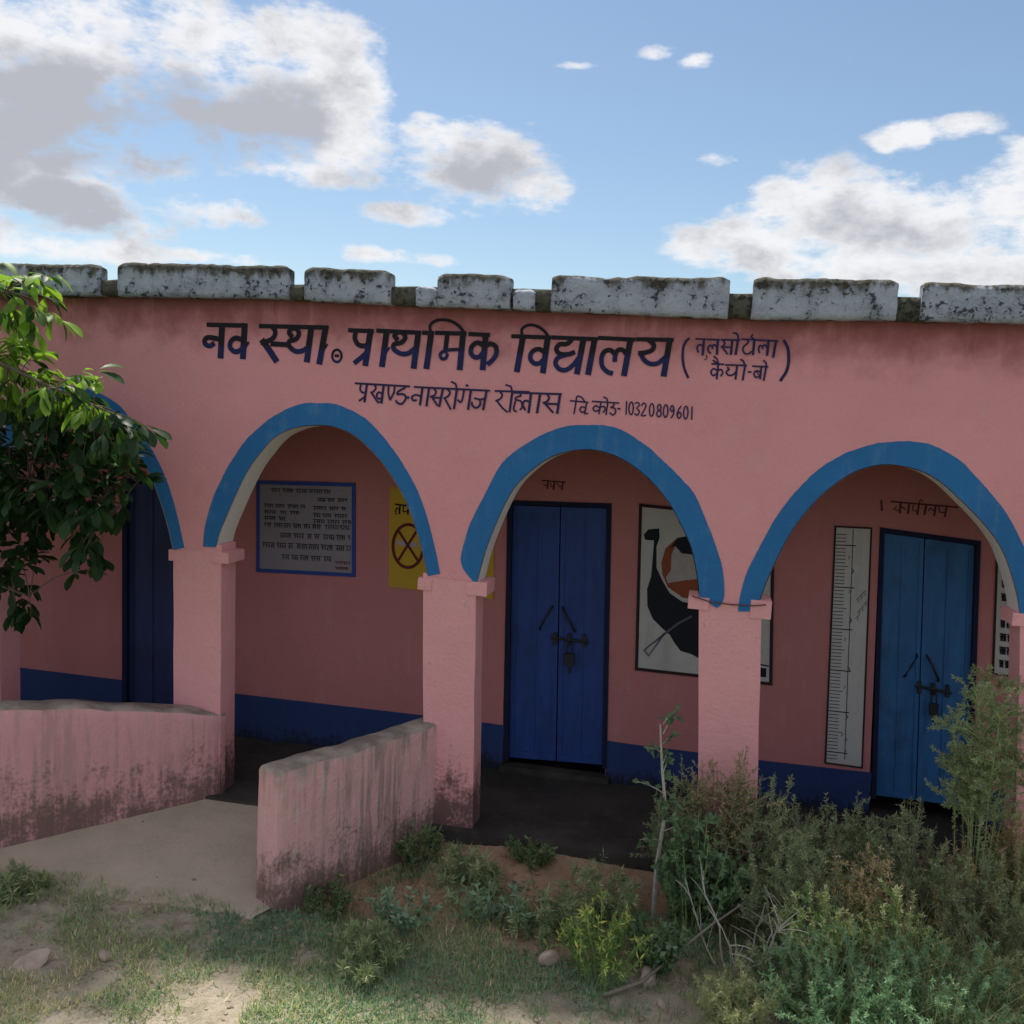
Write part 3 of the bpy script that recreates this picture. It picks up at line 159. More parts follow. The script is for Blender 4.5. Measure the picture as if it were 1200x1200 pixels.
LEAF_SPRIGS = [(-3.49,-0.8,2.57),(-3.3,-0.59,2.23),(-4.33,-0.46,2.02),(-4.29,-0.58,2.27),(-3.94,-0.64,2.88),(-3.64,-0.47,2.35),(-3.69,-0.78,2.59),(-3.97,-0.55,1.75),(-4.07,-0.43,2.62),(-4.06,-0.35,2.28),(-3.99,-0.51,2.71),(-4.5,-0.37,2.5),(-4.25,-0.72,1.64),(-3.37,-0.8,2.27),(-3.44,-0.82,2.18),(-4.05,-0.7,3.19),(-4.35,-0.56,3.05),(-3.99,-0.69,2.73),(-3.29,-0.69,2.05),(-3.91,-0.66,2.18),(-3.52,-0.5,2.1),(-3.45,-0.8,1.75),(-4.04,-0.47,1.63),(-4.09,-0.5,1.95),(-3.97,-0.66,2.57),(-3.71,-0.86,3.06),(-4.19,-0.71,2.01),(-3.83,-0.46,1.91),(-3.33,-0.47,2.31),(-4.09,-0.43,1.39),(-4.24,-0.34,2.2),(-3.97,-0.76,2.8),(-4.48,-0.5,3.01),(-4.37,-0.42,2.83),(-3.89,-0.59,1.98),(-4.05,-0.45,2.39),(-4.28,-0.77,3.12),(-3.98,-0.63,1.7),(-4.21,-0.79,2.65),(-3.42,-0.34,2.24),(-3.8,-0.61,2.43),(-4.3,-0.77,1.86),(-4.03,-0.52,1.79),(-3.58,-0.44,2.21),(-4.33,-0.52,2.65),(-4.21,-0.61,2.41),(-3.68,-0.71,2.27),(-3.69,-0.44,2.44),(-4.16,-0.44,1.83),(-3.47,-0.84,1.92),(-4.29,-0.33,2.13),(-3.61,-0.82,2.1),(-3.98,-0.71,2.11),(-3.72,-0.64,1.99),(-4.2,-0.66,2.52),(-4.28,-0.71,2.9),(-3.43,-0.41,2.41),(-4.01,-0.61,2.79),(-3.93,-0.48,1.96),(-3.72,-0.75,1.93),(-3.52,-0.84,2.64),(-3.79,-0.34,2.03),(-3.34,-0.64,2.14),(-3.84,-0.82,3.1),(-3.64,-0.75,2.53),(-4.26,-0.8,1.92),(-3.51,-0.43,2.27),(-3.52,-0.64,2.57),(-3.6,-0.39,2.04),(-3.46,-0.83,2.47),(-3.69,-0.77,2.73),(-3.73,-0.7,2.53),(-4.31,-0.51,2.75),(-3.97,-0.42,2.05),(-4.44,-0.47,2.02),(-3.61,-0.37,1.93),(-4.16,-0.46,1.96),(-4.33,-0.61,2.25),(-3.68,-0.51,1.74),(-4.25,-0.59,2.34),(-4.33,-0.55,2.89),(-3.57,-0.64,2.34),(-3.64,-0.81,2.47),(-3.97,-0.8,2.58),(-4.0,-0.39,1.78),(-4.25,-0.59,1.8),(-4.17,-0.75,1.52),(-4.0,-0.5,2.19),(-3.99,-0.44,3.24),(-3.98,-0.58,2.42),(-4.29,-0.65,2.0),(-4.07,-0.61,3.07),(-4.28,-0.77,2.49),(-3.59,-0.3,2.45),(-4.41,-0.4,2.23),(-3.49,-0.71,2.51),(-4.42,-0.44,2.09),(-4.43,-0.44,2.02),(-4.37,-0.56,1.73),(-4.03,-0.66,1.49),(-4.24,-0.49,1.46),(-4.09,-0.46,1.57),(-3.93,-0.87,2.89),(-3.42,-0.83,1.71),(-4.16,-0.76,3.21),(-4.58,-0.43,1.66),(-3.96,-0.75,2.46),(-3.9,-0.33,2.26),(-3.97,-0.68,2.96),(-3.78,-0.82,2.98),(-3.77,-0.42,2.4),(-4.58,-0.45,2.62),(-3.61,-0.68,2.14),(-3.35,-0.84,1.94),(-4.21,-0.72,2.08),(-4.13,-0.36,2.35),(-3.71,-0.53,2.0),(-3.93,-0.66,2.06),(-3.48,-0.78,2.13),(-4.24,-0.69,2.44),(-3.77,-0.59,2.59),(-3.57,-0.58,2.08),(-4.12,-0.79,1.97),(-3.6,-0.46,2.09),(-3.61,-0.72,2.16),(-4.29,-0.58,1.62),(-3.64,-0.64,1.95),(-4.37,-0.38,1.85),(-4.21,-0.58,2.32),(-3.85,-0.49,2.3),(-4.26,-0.68,1.9),(-3.65,-0.84,2.34),(-4.07,-0.73,2.09),(-3.65,-0.44,2.13),(-4.38,-0.67,2.41),(-4.13,-0.43,1.27),(-4.01,-0.69,2.31),(-4.24,-0.54,1.96),(-4.12,-0.83,1.75),(-4.12,-0.8,1.89),(-4.02,-0.64,3.26),(-3.96,-0.4,2.26),(-4.32,-0.45,2.67),(-4.0,-0.51,2.55),(-3.5,-0.32,2.17),(-3.92,-0.83,1.95),(-3.85,-0.84,2.86),(-4.28,-0.47,2.37),(-4.04,-0.82,3.11),(-3.9,-0.61,1.73),(-4.08,-0.6,2.02),(-4.4,-0.64,2.26),(-4.23,-0.83,2.71),(-4.24,-0.47,2.75),(-3.73,-0.38,2.27),(-4.49,-0.5,2.13),(-3.82,-0.7,2.51),(-3.96,-0.64,2.71),(-4.23,-0.74,1.96),(-4.17,-0.73,2.77),(-3.98,-0.36,2.19),(-3.61,-0.65,2.31),(-4.23,-0.83,1.63),(-4.09,-0.4,2.07),(-4.46,-0.36,2.13),(-3.91,-0.69,2.51),(-3.58,-0.45,2.39),(-4.16,-0.6,1.64),(-4.49,-0.45,2.86),(-4.66,-0.36,2.07),(-3.1,-0.83,2.39),(-3.83,-0.62,2.25),(-4.41,-0.53,3.16),(-3.18,-0.74,2.21),(-3.79,-0.36,2.36),(-4.1,-0.85,2.15),(-3.49,-0.68,1.67),(-3.87,-0.6,1.93),(-4.65,-0.37,1.37),(-3.38,-0.75,2.51),(-4.38,-0.37,2.23),(-3.99,-0.49,2.36),(-4.15,-0.5,1.39),(-4.19,-0.54,2.0),(-3.98,-0.38,2.13),(-3.78,-0.77,2.03),(-3.79,-0.76,2.81),(-3.36,-0.6,2.28),(-4.3,-0.58,2.97),(-3.35,-0.65,2.09),(-4.23,-0.39,1.76),(-3.92,-0.35,1.99),(-4.26,-0.8,2.22),(-4.16,-0.68,2.48),(-3.9,-0.72,1.94),(-3.65,-0.41,2.04),(-3.48,-0.4,2.32),(-4.45,-0.55,1.6),(-4.41,-0.63,2.79),(-3.88,-0.41,2.11),(-3.5,-0.49,2.2),(-3.56,-0.61,2.7),(-3.59,-0.33,2.4),(-3.47,-0.84,2.09),(-4.28,-0.54,2.18),(-3.57,-0.6,1.76),(-4.54,-0.49,1.98),(-4.27,-0.45,2.53),(-4.35,-0.49,3.29),(-3.95,-0.66,1.58),(-4.25,-0.6,3.07),(-3.43,-0.7,1.97),(-3.92,-0.48,3.16),(-4.06,-0.49,1.83),(-3.92,-0.44,1.85),(-3.52,-0.71,1.85),(-3.68,-0.7,2.49),(-4.37,-0.49,2.2),(-3.79,-0.66,2.66),(-4.46,-0.43,2.57),(-3.86,-0.47,2.22),(-4.42,-0.4,1.38),(-3.93,-0.55,2.41),(-4.19,-0.55,2.13),(-3.95,-0.63,3.25),(-4.46,-0.51,1.67),(-3.65,-0.45,2.18),(-4.15,-0.58,2.48),(-3.83,-0.81,2.4),(-4.42,-0.33,1.74),(-3.52,-0.7,1.98),(-4.57,-0.34,1.77),(-3.2,-0.82,2.47),(-4.26,-0.34,1.57),(-4.11,-0.56,1.88),(-3.39,-0.74,2.19),(-4.64,-0.37,1.69),(-4.04,-0.56,3.04),(-3.68,-0.46,2.4),(-4.42,-0.56,3.25),(-4.16,-0.85,2.59),(-3.48,-0.62,2.35),(-4.32,-0.39,1.48),(-3.9,-0.54,2.01),(-4.04,-0.76,2.2),(-3.99,-0.5,1.89),(-3.63,-0.68,2.37),(-4.02,-0.7,2.19),(-3.99,-0.75,1.97),(-3.49,-0.32,2.32),(-4.17,-0.55,2.09),(-4.13,-0.65,2.02),(-4.15,-0.57,2.21),(-3.37,-0.68,1.89),(-4.14,-0.54,2.5),(-4.11,-0.34,1.83),(-3.13,-0.83,2.32),(-3.86,-0.49,1.89),(-4.01,-0.84,1.87),(-4.39,-0.63,2.02),(-3.69,-0.72,2.4),(-4.24,-0.64,2.31),(-3.9,-0.8,2.62),(-3.47,-0.79,2.27),(-4.15,-0.52,2.25),(-3.65,-0.8,3.25),(-3.85,-0.75,3.26),(-3.62,-0.8,3.02),(-3.5,-0.8,2.7),(-3.33,-0.85,2.7),(-3.23,-0.7,2.46),(-3.08,-0.75,2.43),(-3.26,-0.5,2.12),(-3.58,-0.45,1.6),(-3.67,-0.5,1.53),(-4.03,-0.5,1.21),(-3.97,-0.5,1.6),(-4.14,-0.5,1.24),(-3.42,-0.5,1.9),(-3.93,-0.8,3.21),(-4.09,-0.8,3.25),(-3.36,-0.9,2.52),(-3.23,-0.9,2.5),(-3.26,-0.9,2.33),(-3.59,-0.95,2.6)]
PLANTS = [
 ('sapling', -0.11, -0.49, 1.1, 0.45, 'slim sapling with a bare pale stem, right of the yellow green bush', 'sapling', 'sapling'),
 ('yellowish', -0.32, -1.14, 0.42, 0.4, 'low yellow green bush just left of the pale stemmed sapling', 'bush', 'bush'),
 ('round', 0.11, -0.62, 0.72, 0.5, 'dark green round leaved shrub close behind the fallen stick', 'shrub', 'shrub'),
 ('round', -0.08, -0.99, 0.36, 0.32, 'small dark round leaved plant between the yellow green bush and the fallen stick', 'leafy_plant', 'plant'),
 ('twiggy', 0.24, -0.25, 1.03, 0.45, 'brown half dry twiggy shrub in front of the pillar left of the ruler panel', 'dry_shrub', 'shrub'),
 ('fine', 0.5, -0.32, 0.86, 0.66, 'dense olive weed against the blue dado left of the ruler panel', 'tall_weed', 'weed'),
 ('fine', 0.87, -0.3, 0.79, 0.59, 'green weed growing directly below the painted ruler', 'tall_weed', 'weed'),
 ('fine', 1.2, -0.29, 0.85, 0.58, 'green weed growing directly below the right hand blue door', 'tall_weed', 'weed'),
 ('arching', 1.58, -0.26, 1.44, 0.48, 'tallest wispy shrub, its rounded tuft beside the rightmost pillar', 'tall_shrub', 'shrub'),
 ('dryfine', 1.46, -0.32, 0.61, 0.66, 'buff seeding weed in front of the tallest wispy shrub', 'seeding_weed', 'weed'),
 ('olive', 1.78, -0.38, 0.73, 0.58, 'olive weed at the right edge below the rightmost pillar', 'tall_weed', 'weed'),
 ('dryfine', 0.93, -0.62, 0.67, 0.63, 'reddish brown seeding weed in the middle of the overgrown corner', 'seeding_weed', 'weed'),
 ('pale', 1.06, -0.85, 0.57, 0.56, 'pale green upright weed with cream flower heads, tallest of the pale weeds', 'flowering_weed', 'weed'),
 ('fine', 0.59, -0.64, 0.72, 0.6, 'deep green weed right behind the bare grey twigs', 'tall_weed', 'weed'),
 ('blue', 0.78, -1.26, 0.49, 0.63, 'blue green feathery weed low at the bottom, left of its twin', 'feathery_weed', 'weed'),
 ('blue', 1.2, -1.18, 0.54, 0.66, 'widest blue green feathery weed at the bottom of the overgrown corner', 'feathery_weed', 'weed'),
 ('fine', 0.53, -1.14, 0.41, 0.43, 'green weed on the soil in front of the bare grey twigs', 'tall_weed', 'weed'),
 ('olive', 1.53, -1.09, 0.5, 0.51, 'olive weed in the very bottom right corner', 'tall_weed', 'weed'),
 ('bare', 0.35, -0.94, 0.53, 0.39, 'bare grey crooked twigs of a dead shrub beside the fallen stick', 'dead_shrub', 'dead shrub'),
 ('thistle', -1.41, -0.96, 0.23, 0.25, 'grey green prickly plant at the foot of the short ramp wall', 'thistle_plant', 'plant'),
 ('thistle', -0.92, -0.82, 0.25, 0.37, 'wider grey green prickly plant on the soil below the veranda edge', 'thistle_plant', 'plant'),
 ('dark', -1.52, -0.3, 0.3, 0.28, 'dark weed in the angle between ramp wall and second pillar', 'dark_weed', 'weed'),
 ('dark', -1.87, -0.86, 0.17, 0.26, 'small dark weed halfway along the foot of the short ramp wall', 'dark_weed', 'weed'),
 ('dark', -0.86, -0.19, 0.16, 0.22, 'dark clump on the soil under the veranda edge below the middle door', 'dark_weed', 'weed'),
 ('finelow', -0.46, -0.56, 0.33, 0.43, 'light green grassy weed behind the yellow green bush', 'tall_weed', 'weed'),
 ('finelow', -1.17, -0.54, 0.26, 0.35, 'little leafy weed on the bare soil left of the dark clump', 'small_weed', 'weed'),
 ('finelow', -3.53, -1.25, 0.16, 0.32, 'small weed at the left frame edge beside the ramp', 'small_weed', 'weed'),
 ('fine', 0.01, -0.23, 0.87, 0.37, 'thin brown green weed in front of the left half of the third pillar', 'tall_weed', 'weed'),
 ('dryfine', 1.79, -0.22, 1.01, 0.33, 'straw coloured weed at the foot of the rightmost pillar', 'seeding_weed', 'weed'),
 ('olive', 0.3, -1.39, 0.35, 0.41, 'olive weed at the bottom edge below the dead shrub', 'tall_weed', 'weed'),
 ('fine', 1.55, -0.6, 0.68, 0.6, 'dense green weed below the tallest wispy shrub', 'tall_weed', 'weed'),
 ('pale', 0.68, -0.96, 0.55, 0.48, 'pale weed just right of the dead shrub', 'flowering_weed', 'weed'),
 ('finelow', -0.65, -0.84, 0.25, 0.37, 'small ragged weed on bare soil left of the yellow green bush', 'small_weed', 'weed'),
 ('finelow', -1.43, -1.31, 0.2, 0.4, 'ragged weed in the grass below the smaller prickly plant', 'small_weed', 'weed'),
]

# ------------------------------------------------------------------ object helpers
def tag(o, label=None, cat=None, group=None, kind=None):
    for k, v in (('label', label), ('category', cat), ('group', group), ('kind', kind)):
        if v: o[k] = v
    return o
def thing(name, label, cat, loc=(0, 0, 0), group=None):
    o = bpy.data.objects.new(name, None); COL.objects.link(o); o.location = loc; o.empty_display_size = .1
    return tag(o, label, cat, group)
def link(name, me, mat, parent=None):
    o = bpy.data.objects.new(name, me); COL.objects.link(o)
    if mat is not None and not me.materials: me.materials.append(mat)
    if parent is not None:
        o.parent = parent; o.matrix_parent_inverse = Matrix.Translation(-parent.location)
        if parent.parent is not None: o.matrix_parent_inverse = Matrix.Identity(4)
    return o
def mk(name, vs, fs, mat, parent=None, smooth=False, tint=None, kind=None):
    me = bpy.data.meshes.new(name); me.from_pydata([tuple(map(float, v)) for v in vs], [], fs)
    if smooth: me.polygons.foreach_set('use_smooth', [True]*len(me.polygons))
    if tint is not None:
        at = me.attributes.new('tint', 'FLOAT', 'FACE'); at.data.foreach_set('value', tint)
    me.update()
    o = link(name, me, mat, parent)
    if kind: o['kind'] = kind
    return o
def mk_np(name, V, Fq, mat, parent=None, tint=None, kind=None, smooth=False):
    """numpy mesh: V (n,3), Fq (m,k)"""
    me = bpy.data.meshes.new(name); n, k = Fq.shape
    me.vertices.add(len(V)); me.vertices.foreach_set('co', V.astype('f').ravel())
    me.loops.add(n*k); me.loops.foreach_set('vertex_index', Fq.astype('i').ravel())
    me.polygons.add(n); me.polygons.foreach_set('loop_start', np.arange(0, n*k, k, dtype='i'))
    if smooth: me.polygons.foreach_set('use_smooth', np.ones(n, dtype=bool))
    me.update(calc_edges=True)
    if tint is not None:
        at = me.attributes.new('tint', 'FLOAT', 'FACE'); at.data.foreach_set('value', tint.astype('f'))
    o = link(name, me, mat, parent)
    if kind: o['kind'] = kind
    return o
def prism(name, pts, y0, y1, mat, parent=None):
    """outline pts [(x,z)] extruded from y0 (front) to y1"""
    n = len(pts); vs = [(x, y0, z) for x, z in pts] + [(x, y1, z) for x, z in pts]
    fs = [tuple(range(n)), tuple(range(2*n-1, n-1, -1))] + [(i, n+i, n+(i+1) % n, (i+1) % n) for i in range(n)]
    me = bpy.data.meshes.new(name); me.from_pydata(vs, [], fs)
    bm = bmesh.new(); bm.from_mesh(me); bmesh.ops.recalc_face_normals(bm, faces=bm.faces); bm.to_mesh(me); bm.free()
    return link(name, me, mat, parent)
class MB:
    def __init__(s): s.v = []; s.f = []
    def box(s, x0, x1, y0, y1, z0, z1):
        b = len(s.v)
        s.v += [(x0,y0,z0),(x1,y0,z0),(x1,y1,z0),(x0,y1,z0),(x0,y0,z1),(x1,y0,z1),(x1,y1,z1),(x0,y1,z1)]
        s.f += [tuple(b+i for i in q) for q in ((0,3,2,1),(4,5,6,7),(0,1,5,4),(1,2,6,5),(2,3,7,6),(3,0,4,7))]; return s
    def quadbox(s, q, y0, y1):
        """q: four (x,z) corners TL TR BR BL"""
        b = len(s.v); s.v += [(x, y0, z) for x, z in q] + [(x, y1, z) for x, z in q]
        s.f += [tuple(b+i for i in f) for f in ((0,3,2,1),(4,5,6,7),(0,1,5,4),(1,2,6,5),(2,3,7,6),(3,0,4,7))]; return s
    def flat(s, pts, y):
        b = len(s.v); s.v += [(x, y, z) for x, z in pts]; s.f.append(tuple(range(b, b+len(pts)))); return s
    def ribbon(s, pts, w, y, close=False):
        P = [Vector((x, z)) for x, z in pts]; L = []; R = []
        for i, p in enumerate(P):
            a = P[i-1] if i else (P[-2] if close else None); c = P[i+1] if i < len(P)-1 else (P[1] if close else None)
            d = ((c-p).normalized() if c is not None else Vector((0, 0))) + ((p-a).normalized() if a is not None else Vector((0, 0)))
            if d.length < 1e-6: d = Vector((1, 0))
            d.normalize(); nrm = Vector((-d.y, d.x))
            ext = d*(w*.28)*((i == len(P)-1)-(i == 0)) if not close else Vector((0, 0))
            L.append(p+ext+nrm*w/2); R.append(p+ext-nrm*w/2)
        b = len(s.v); n = len(P)
        s.v += [(q.x, y, q.y) for q in L] + [(q.x, y, q.y) for q in R]
        s.f += [(b+i, b+i+1, b+n+i+1, b+n+i) for i in range(n-1)]; return s
    def tube(s, pts, r0, r1=None, k=5):
        r1 = r0 if r1 is None else r1; P = [Vector(p) for p in pts]; b = len(s.v); n = len(P)
        for i, p in enumerate(P):
            d = (P[min(i+1, n-1)]-P[max(i-1, 0)]).normalized()
            u = d.cross(Vector((0, 0, 1)) if abs(d.z) < .9 else Vector((1, 0, 0))).normalized(); v = d.cross(u)
            r = r0+(r1-r0)*i/max(1, n-1)
            for j in range(k):
                t = 2*math.pi*j/k; q = p+u*math.cos(t)*r+v*math.sin(t)*r; s.v.append(tuple(q))
        for i in range(n-1):
            for j in range(k):
                s.f.append((b+i*k+j, b+i*k+(j+1) % k, b+(i+1)*k+(j+1) % k, b+(i+1)*k+j))
        s.f.append(tuple(b+j for j in range(k))[::-1]); s.f.append(tuple(b+(n-1)*k+j for j in range(k))); return s
    def build(s, name, mat, parent=None, smooth=False): return mk(name, s.v, s.f, mat, parent, smooth)
def Q(q, u, v):
    """point inside a quad TL TR BR BL, u right, v down"""
    t = Vector(q[0]).lerp(Vector(q[1]), u); b = Vector(q[3]).lerp(Vector(q[2]), u); p = t.lerp(b, v); return (p.x, p.y)
def sub(q, u0, v0, u1, v1): return [Q(q, u0, v0), Q(q, u1, v0), Q(q, u1, v1), Q(q, u0, v1)]
def sweep(name, path, prof, mat, parent, amp=.004, fr=9., cap=True):
    """path: list of (origin, side_vec, up_vec); prof: closed [(s,t)] -> rough solid"""
    vs = []; k = len(prof); n = len(path)
    for o, sv, uv in path:
        for s_, t_ in prof:
            p = o+sv*s_+uv*t_; nz = noise.noise_vector(p*fr)*amp + noise.noise_vector(p*fr*3.1)*amp*.5
            vs.append(tuple(p+nz))
    fs = [(i*k+j, i*k+(j+1) % k, (i+1)*k+(j+1) % k, (i+1)*k+j) for i in range(n-1) for j in range(k)]
    fs += [tuple(range(k))[::-1], tuple((n-1)*k+j for j in range(k))]
    o = mk(name, vs, fs, mat, parent)
    bm = bmesh.new(); bm.from_mesh(o.data); bmesh.ops.recalc_face_normals(bm, faces=bm.faces); bm.to_mesh(o.data); bm.free()
    o.data.polygons.foreach_set('use_smooth', [len(p.vertices) == 4 for p in o.data.polygons])
    return o

# ------------------------------------------------------------------ materials
def new_mat(name):
    m = bpy.data.materials.new(name); m.use_nodes = True; return m, NT(m.node_tree)
def finish(t, col, rough=.85, bump=None, spec=.25, metal=0.0, dist=.02, strength=1.0):
    b = t.node('ShaderNodeBsdfPrincipled'); 
    for k, v in (('Base Color', col), ('Roughness', rough), ('Specular IOR Level', spec), ('Metallic', metal)):
        if isinstance(v, bpy.types.NodeSocket): t.l.new(v, b.inputs[k])
        else: b.inputs[k].default_value = (*v, 1) if isinstance(v, tuple) else v
    if bump is not None:
        bn = t.node('ShaderNodeBump', None, Height=bump, Distance=dist, Strength=strength); t.l.new(bn.outputs[0], b.inputs['Normal'])
    t.node('ShaderNodeOutputMaterial', None, Surface=b.outputs[0]); return b
def plaster(name, base, low=None, top=None, streak=0.0, mottle=.5, dirt=(.07, .05, .045), faded=(.5, .45, .42), relief=.006, fade_amt=.25, cap=0):
    """painted lime plaster. low=(z0,z1): damp dirt rising from the ground; top=(z0,z1): shade under the slab painted as streaky dark red"""
    m, t = new_mat(name); p = t.pos(); sp = t.node('ShaderNodeSeparateXYZ', None, i0=p)
    big = t.noise(p, 1.3, 4, .6); mid = t.noise(p, 6, 5, .6); fine = t.noise(p, 45, 4, .6)
    strk = t.noise(t.pos((14, 14, 1.1)), 1.0, 5, .62); strk2 = t.noise(t.pos((38, 38, 2.6)), 1.0, 4, .6)
    col = t.mix(t.math('MULTIPLY', t.ramp(big, .3, .7), mottle*.6), base, tuple(c*.80 for c in base))
    col = t.mix(t.math('MULTIPLY', t.ramp(mid, .5, .75), mottle*.35), col, tuple(min(1, c*1.12) for c in base))
    col = t.mix(t.math('MULTIPLY', t.ramp(fine, .45, .8), .12), col, tuple(c*.6 for c in base))
    wh = t.math('MULTIPLY', t.ramp(t.math('ADD', t.math('MULTIPLY', strk, .6), t.math('MULTIPLY', mid, .5)), .56, .74), fade_amt)
    col = t.mix(wh, col, faded)
    # hairline cracks and a few chips
    ln = t.noise(p, 1.7, 3, .7); ck = t.math('MULTIPLY', t.ramp(t.math('ABSOLUTE', t.math('SUBTRACT', ln, .5)), .0035, .0), t.ramp(big, .5, .6))
    col = t.mix(t.math('MULTIPLY', ck, .12), col, tuple(c*.35 for c in base))
    chp = t.ramp(t.math('ADD', t.math('MULTIPLY', fine, .5), t.math('MULTIPLY', mid, .6)), .735, .77)
    col = t.mix(t.math('MULTIPLY', chp, .6), col, (.38, .34, .31))
    if top:  # overhang shade painted into the colour, broken up by streaks
        zz = t.ramp(t.math('ADD', sp.outputs[2], t.math('MULTIPLY', t.math('SUBTRACT', mid, .5), .5)), top[0], top[1])
        f = t.math('MULTIPLY', zz, t.ramp(t.math('ADD', t.math('MULTIPLY', strk, .5), t.math('MULTIPLY', big, .5)), .25, .5))
        col = t.mix(t.math('MULTIPLY', f, .75), col, (.22, .05, .05))
    if streak:
        s_ = t.ramp(t.math('ADD', t.math('MULTIPLY', strk, .55), t.math('MULTIPLY', strk2, .45)), .46, .58)
        s_ = t.math('MULTIPLY', s_, t.ramp(big, .3, .6))
        col = t.mix(t.math('MULTIPLY', s_, streak), col, tuple(c*1.0 for c in (.17, .15, .13)))
    if low:
        zz = t.ramp(sp.outputs[2], low[1], low[0])
        nn = t.math('ADD', t.math('ADD', t.math('MULTIPLY', strk2, .30), t.math('MULTIPLY', mid, .65)), t.math('MULTIPLY', fine, .45))
        f = t.ramp(t.math('ADD', zz, t.math('MULTIPLY', t.math('SUBTRACT', nn, .7), 2.6)), .30, 1.0)
        col = t.mix(t.math('MULTIPLY', f, .85), col, dirt)
    if cap:
        nz_ = t.node('ShaderNodeSeparateXYZ', None, i0=t.node('ShaderNodeNewGeometry').outputs['True Normal']).outputs[2]
        f = t.ramp(t.math('ADD', nz_, t.math('MULTIPLY', t.math('SUBTRACT', mid, .5), .9)), .25, .6)
        f2 = t.ramp(t.math('ADD', sp.outputs[2], t.math('MULTIPLY', t.math('SUBTRACT', strk, .5), .35)), cap-.08, cap+.05)
        col = t.mix(t.math('MULTIPLY', t.math('MAXIMUM', f, t.math('MULTIPLY', f2, .7)), .9), col, t.mix(t.ramp(mid, .35, .65), (.36, .33, .28), (.17, .155, .13)))
    h = t.math('ADD', t.math('MULTIPLY', mid, .5), t.math('ADD', t.math('MULTIPLY', fine, .25), t.math('MULTIPLY', big, 1.2)))
    finish(t, col, .9, h, .15, dist=relief*3)
    return m
PINK = (.75, .335, .36)
M = {}
M['facade'] = plaster('pink facade paint', PINK, top=(2.86, 3.22), mottle=.6, fade_amt=.16, relief=.004)
M['pillar'] = plaster('pink pillar paint', (.78, .38, .40), low=(.0, .62), mottle=.5, fade_amt=.16)
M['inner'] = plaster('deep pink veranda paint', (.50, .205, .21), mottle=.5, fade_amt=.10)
M['rampwall'] = plaster('weathered pink wall', (.70, .37, .385), low=(-.2, .6), streak=.25, mottle=.7, faded=(.40, .36, .33), fade_amt=.45, relief=.006, cap=.74, dirt=(.15, .10, .085))
M['rampwall2'] = plaster('streaked grey pink wall', (.68, .40, .405), low=(-.25, .5), streak=.65, mottle=.9, faded=(.60, .55, .52), fade_amt=.85, relief=.008, cap=.62, dirt=(.15, .105, .085))
M['soffit'] = plaster('limewash', (.74, .73, .72), mottle=.4, fade_amt=.1)
M['blue'] = plaster('arch blue paint', (.032, .165, .40), mottle=1.0, faded=(.16, .29, .42), fade_amt=.3, relief=.004)
M['dado'] = plaster('dado blue paint', (.028, .055, .17), low=(-.05, .2), mottle=.6, faded=(.06, .09, .17), fade_amt=.15, dirt=(.02, .02, .02))
M['concrete'] = plaster('bare grey concrete', (.30, .28, .25), mottle=.8, fade_amt=.2)
M['ceil'] = plaster('dark ceiling', (.06, .042, .04), mottle=.5, fade_amt=.1)  # unseen ceiling, darkened so less light reaches the veranda wall
def door_mat(name, base, worn):
    m, t = new_mat(name); p = t.pos(); s1 = t.noise(t.pos((16, 16, 2)), 1, 5, .6); n2 = t.noise(p, 5, 5, .6); n3 = t.noise(p, 60, 3, .6)
    col = t.mix(t.math('MULTIPLY', t.ramp(s1, .4, .65), .4), base, tuple(c*.55 for c in base))
    col = t.mix(t.math('MULTIPLY', t.ramp(n2, .55, .72), .3), col, worn)
    col = t.mix(t.math('MULTIPLY', t.ramp(n3, .6, .72), .3), col, (.03, .025, .03))
    gr = t.noise(p, 2.6, 5, .65); col = t.mix(t.math('MULTIPLY', t.ramp(gr, .5, .7), .55), col, tuple(c*.35+.008 for c in base))
    rs = t.ramp(t.math('ADD', t.math('MULTIPLY', n3, .5), t.math('MULTIPLY', n2, .55)), .66, .70); col = t.mix(t.math('MULTIPLY', rs, .6), col, (.10, .05, .035))
    finish(t, col, .55, t.math('ADD', n2, t.math('MULTIPLY', n3, .3)), .35, dist=.006); return m
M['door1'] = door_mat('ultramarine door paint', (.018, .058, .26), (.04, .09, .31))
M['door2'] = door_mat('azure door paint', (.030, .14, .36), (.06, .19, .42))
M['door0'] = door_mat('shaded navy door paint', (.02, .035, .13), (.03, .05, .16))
def plain(name, col, rough=.8, spec=.2, nz=.25, scale=20, metal=0.0):
    m, t = new_mat(name); p = t.pos(); n1 = t.noise(p, scale, 4, .6); n2 = t.noise(p, scale*5, 3, .6)
    c = t.mix(t.math('MULTIPLY', t.ramp(n1, .4, .7), nz), col, tuple(x*.5 for x in col))
    finish(t, c, rough, n2, spec, metal, dist=.003); return m
M['darkwood'] = plain('dark frame', (.035, .02, .022)); M['iron'] = plain('sooty iron', (.02, .018, .022), .6, .4)
M['frameblue'] = plain('dark blue frame', (.012, .016, .05))
M['panel'] = plaster('faded white panel paint', (.50, .50, .50), mottle=.9, faded=(.30, .29, .28), fade_amt=.4)
M['notice'] = plaster('notice panel paint', (.27, .25, .30), mottle=.6, faded=(.2, .19, .2), fade_amt=.3)
M['noticeborder'] = plain('notice blue border', (.035, .07, .30)); M['yellow'] = plaster('mustard panel paint', (.52, .34, .045), mottle=.5, faded=(.4, .3, .1), fade_amt=.2)
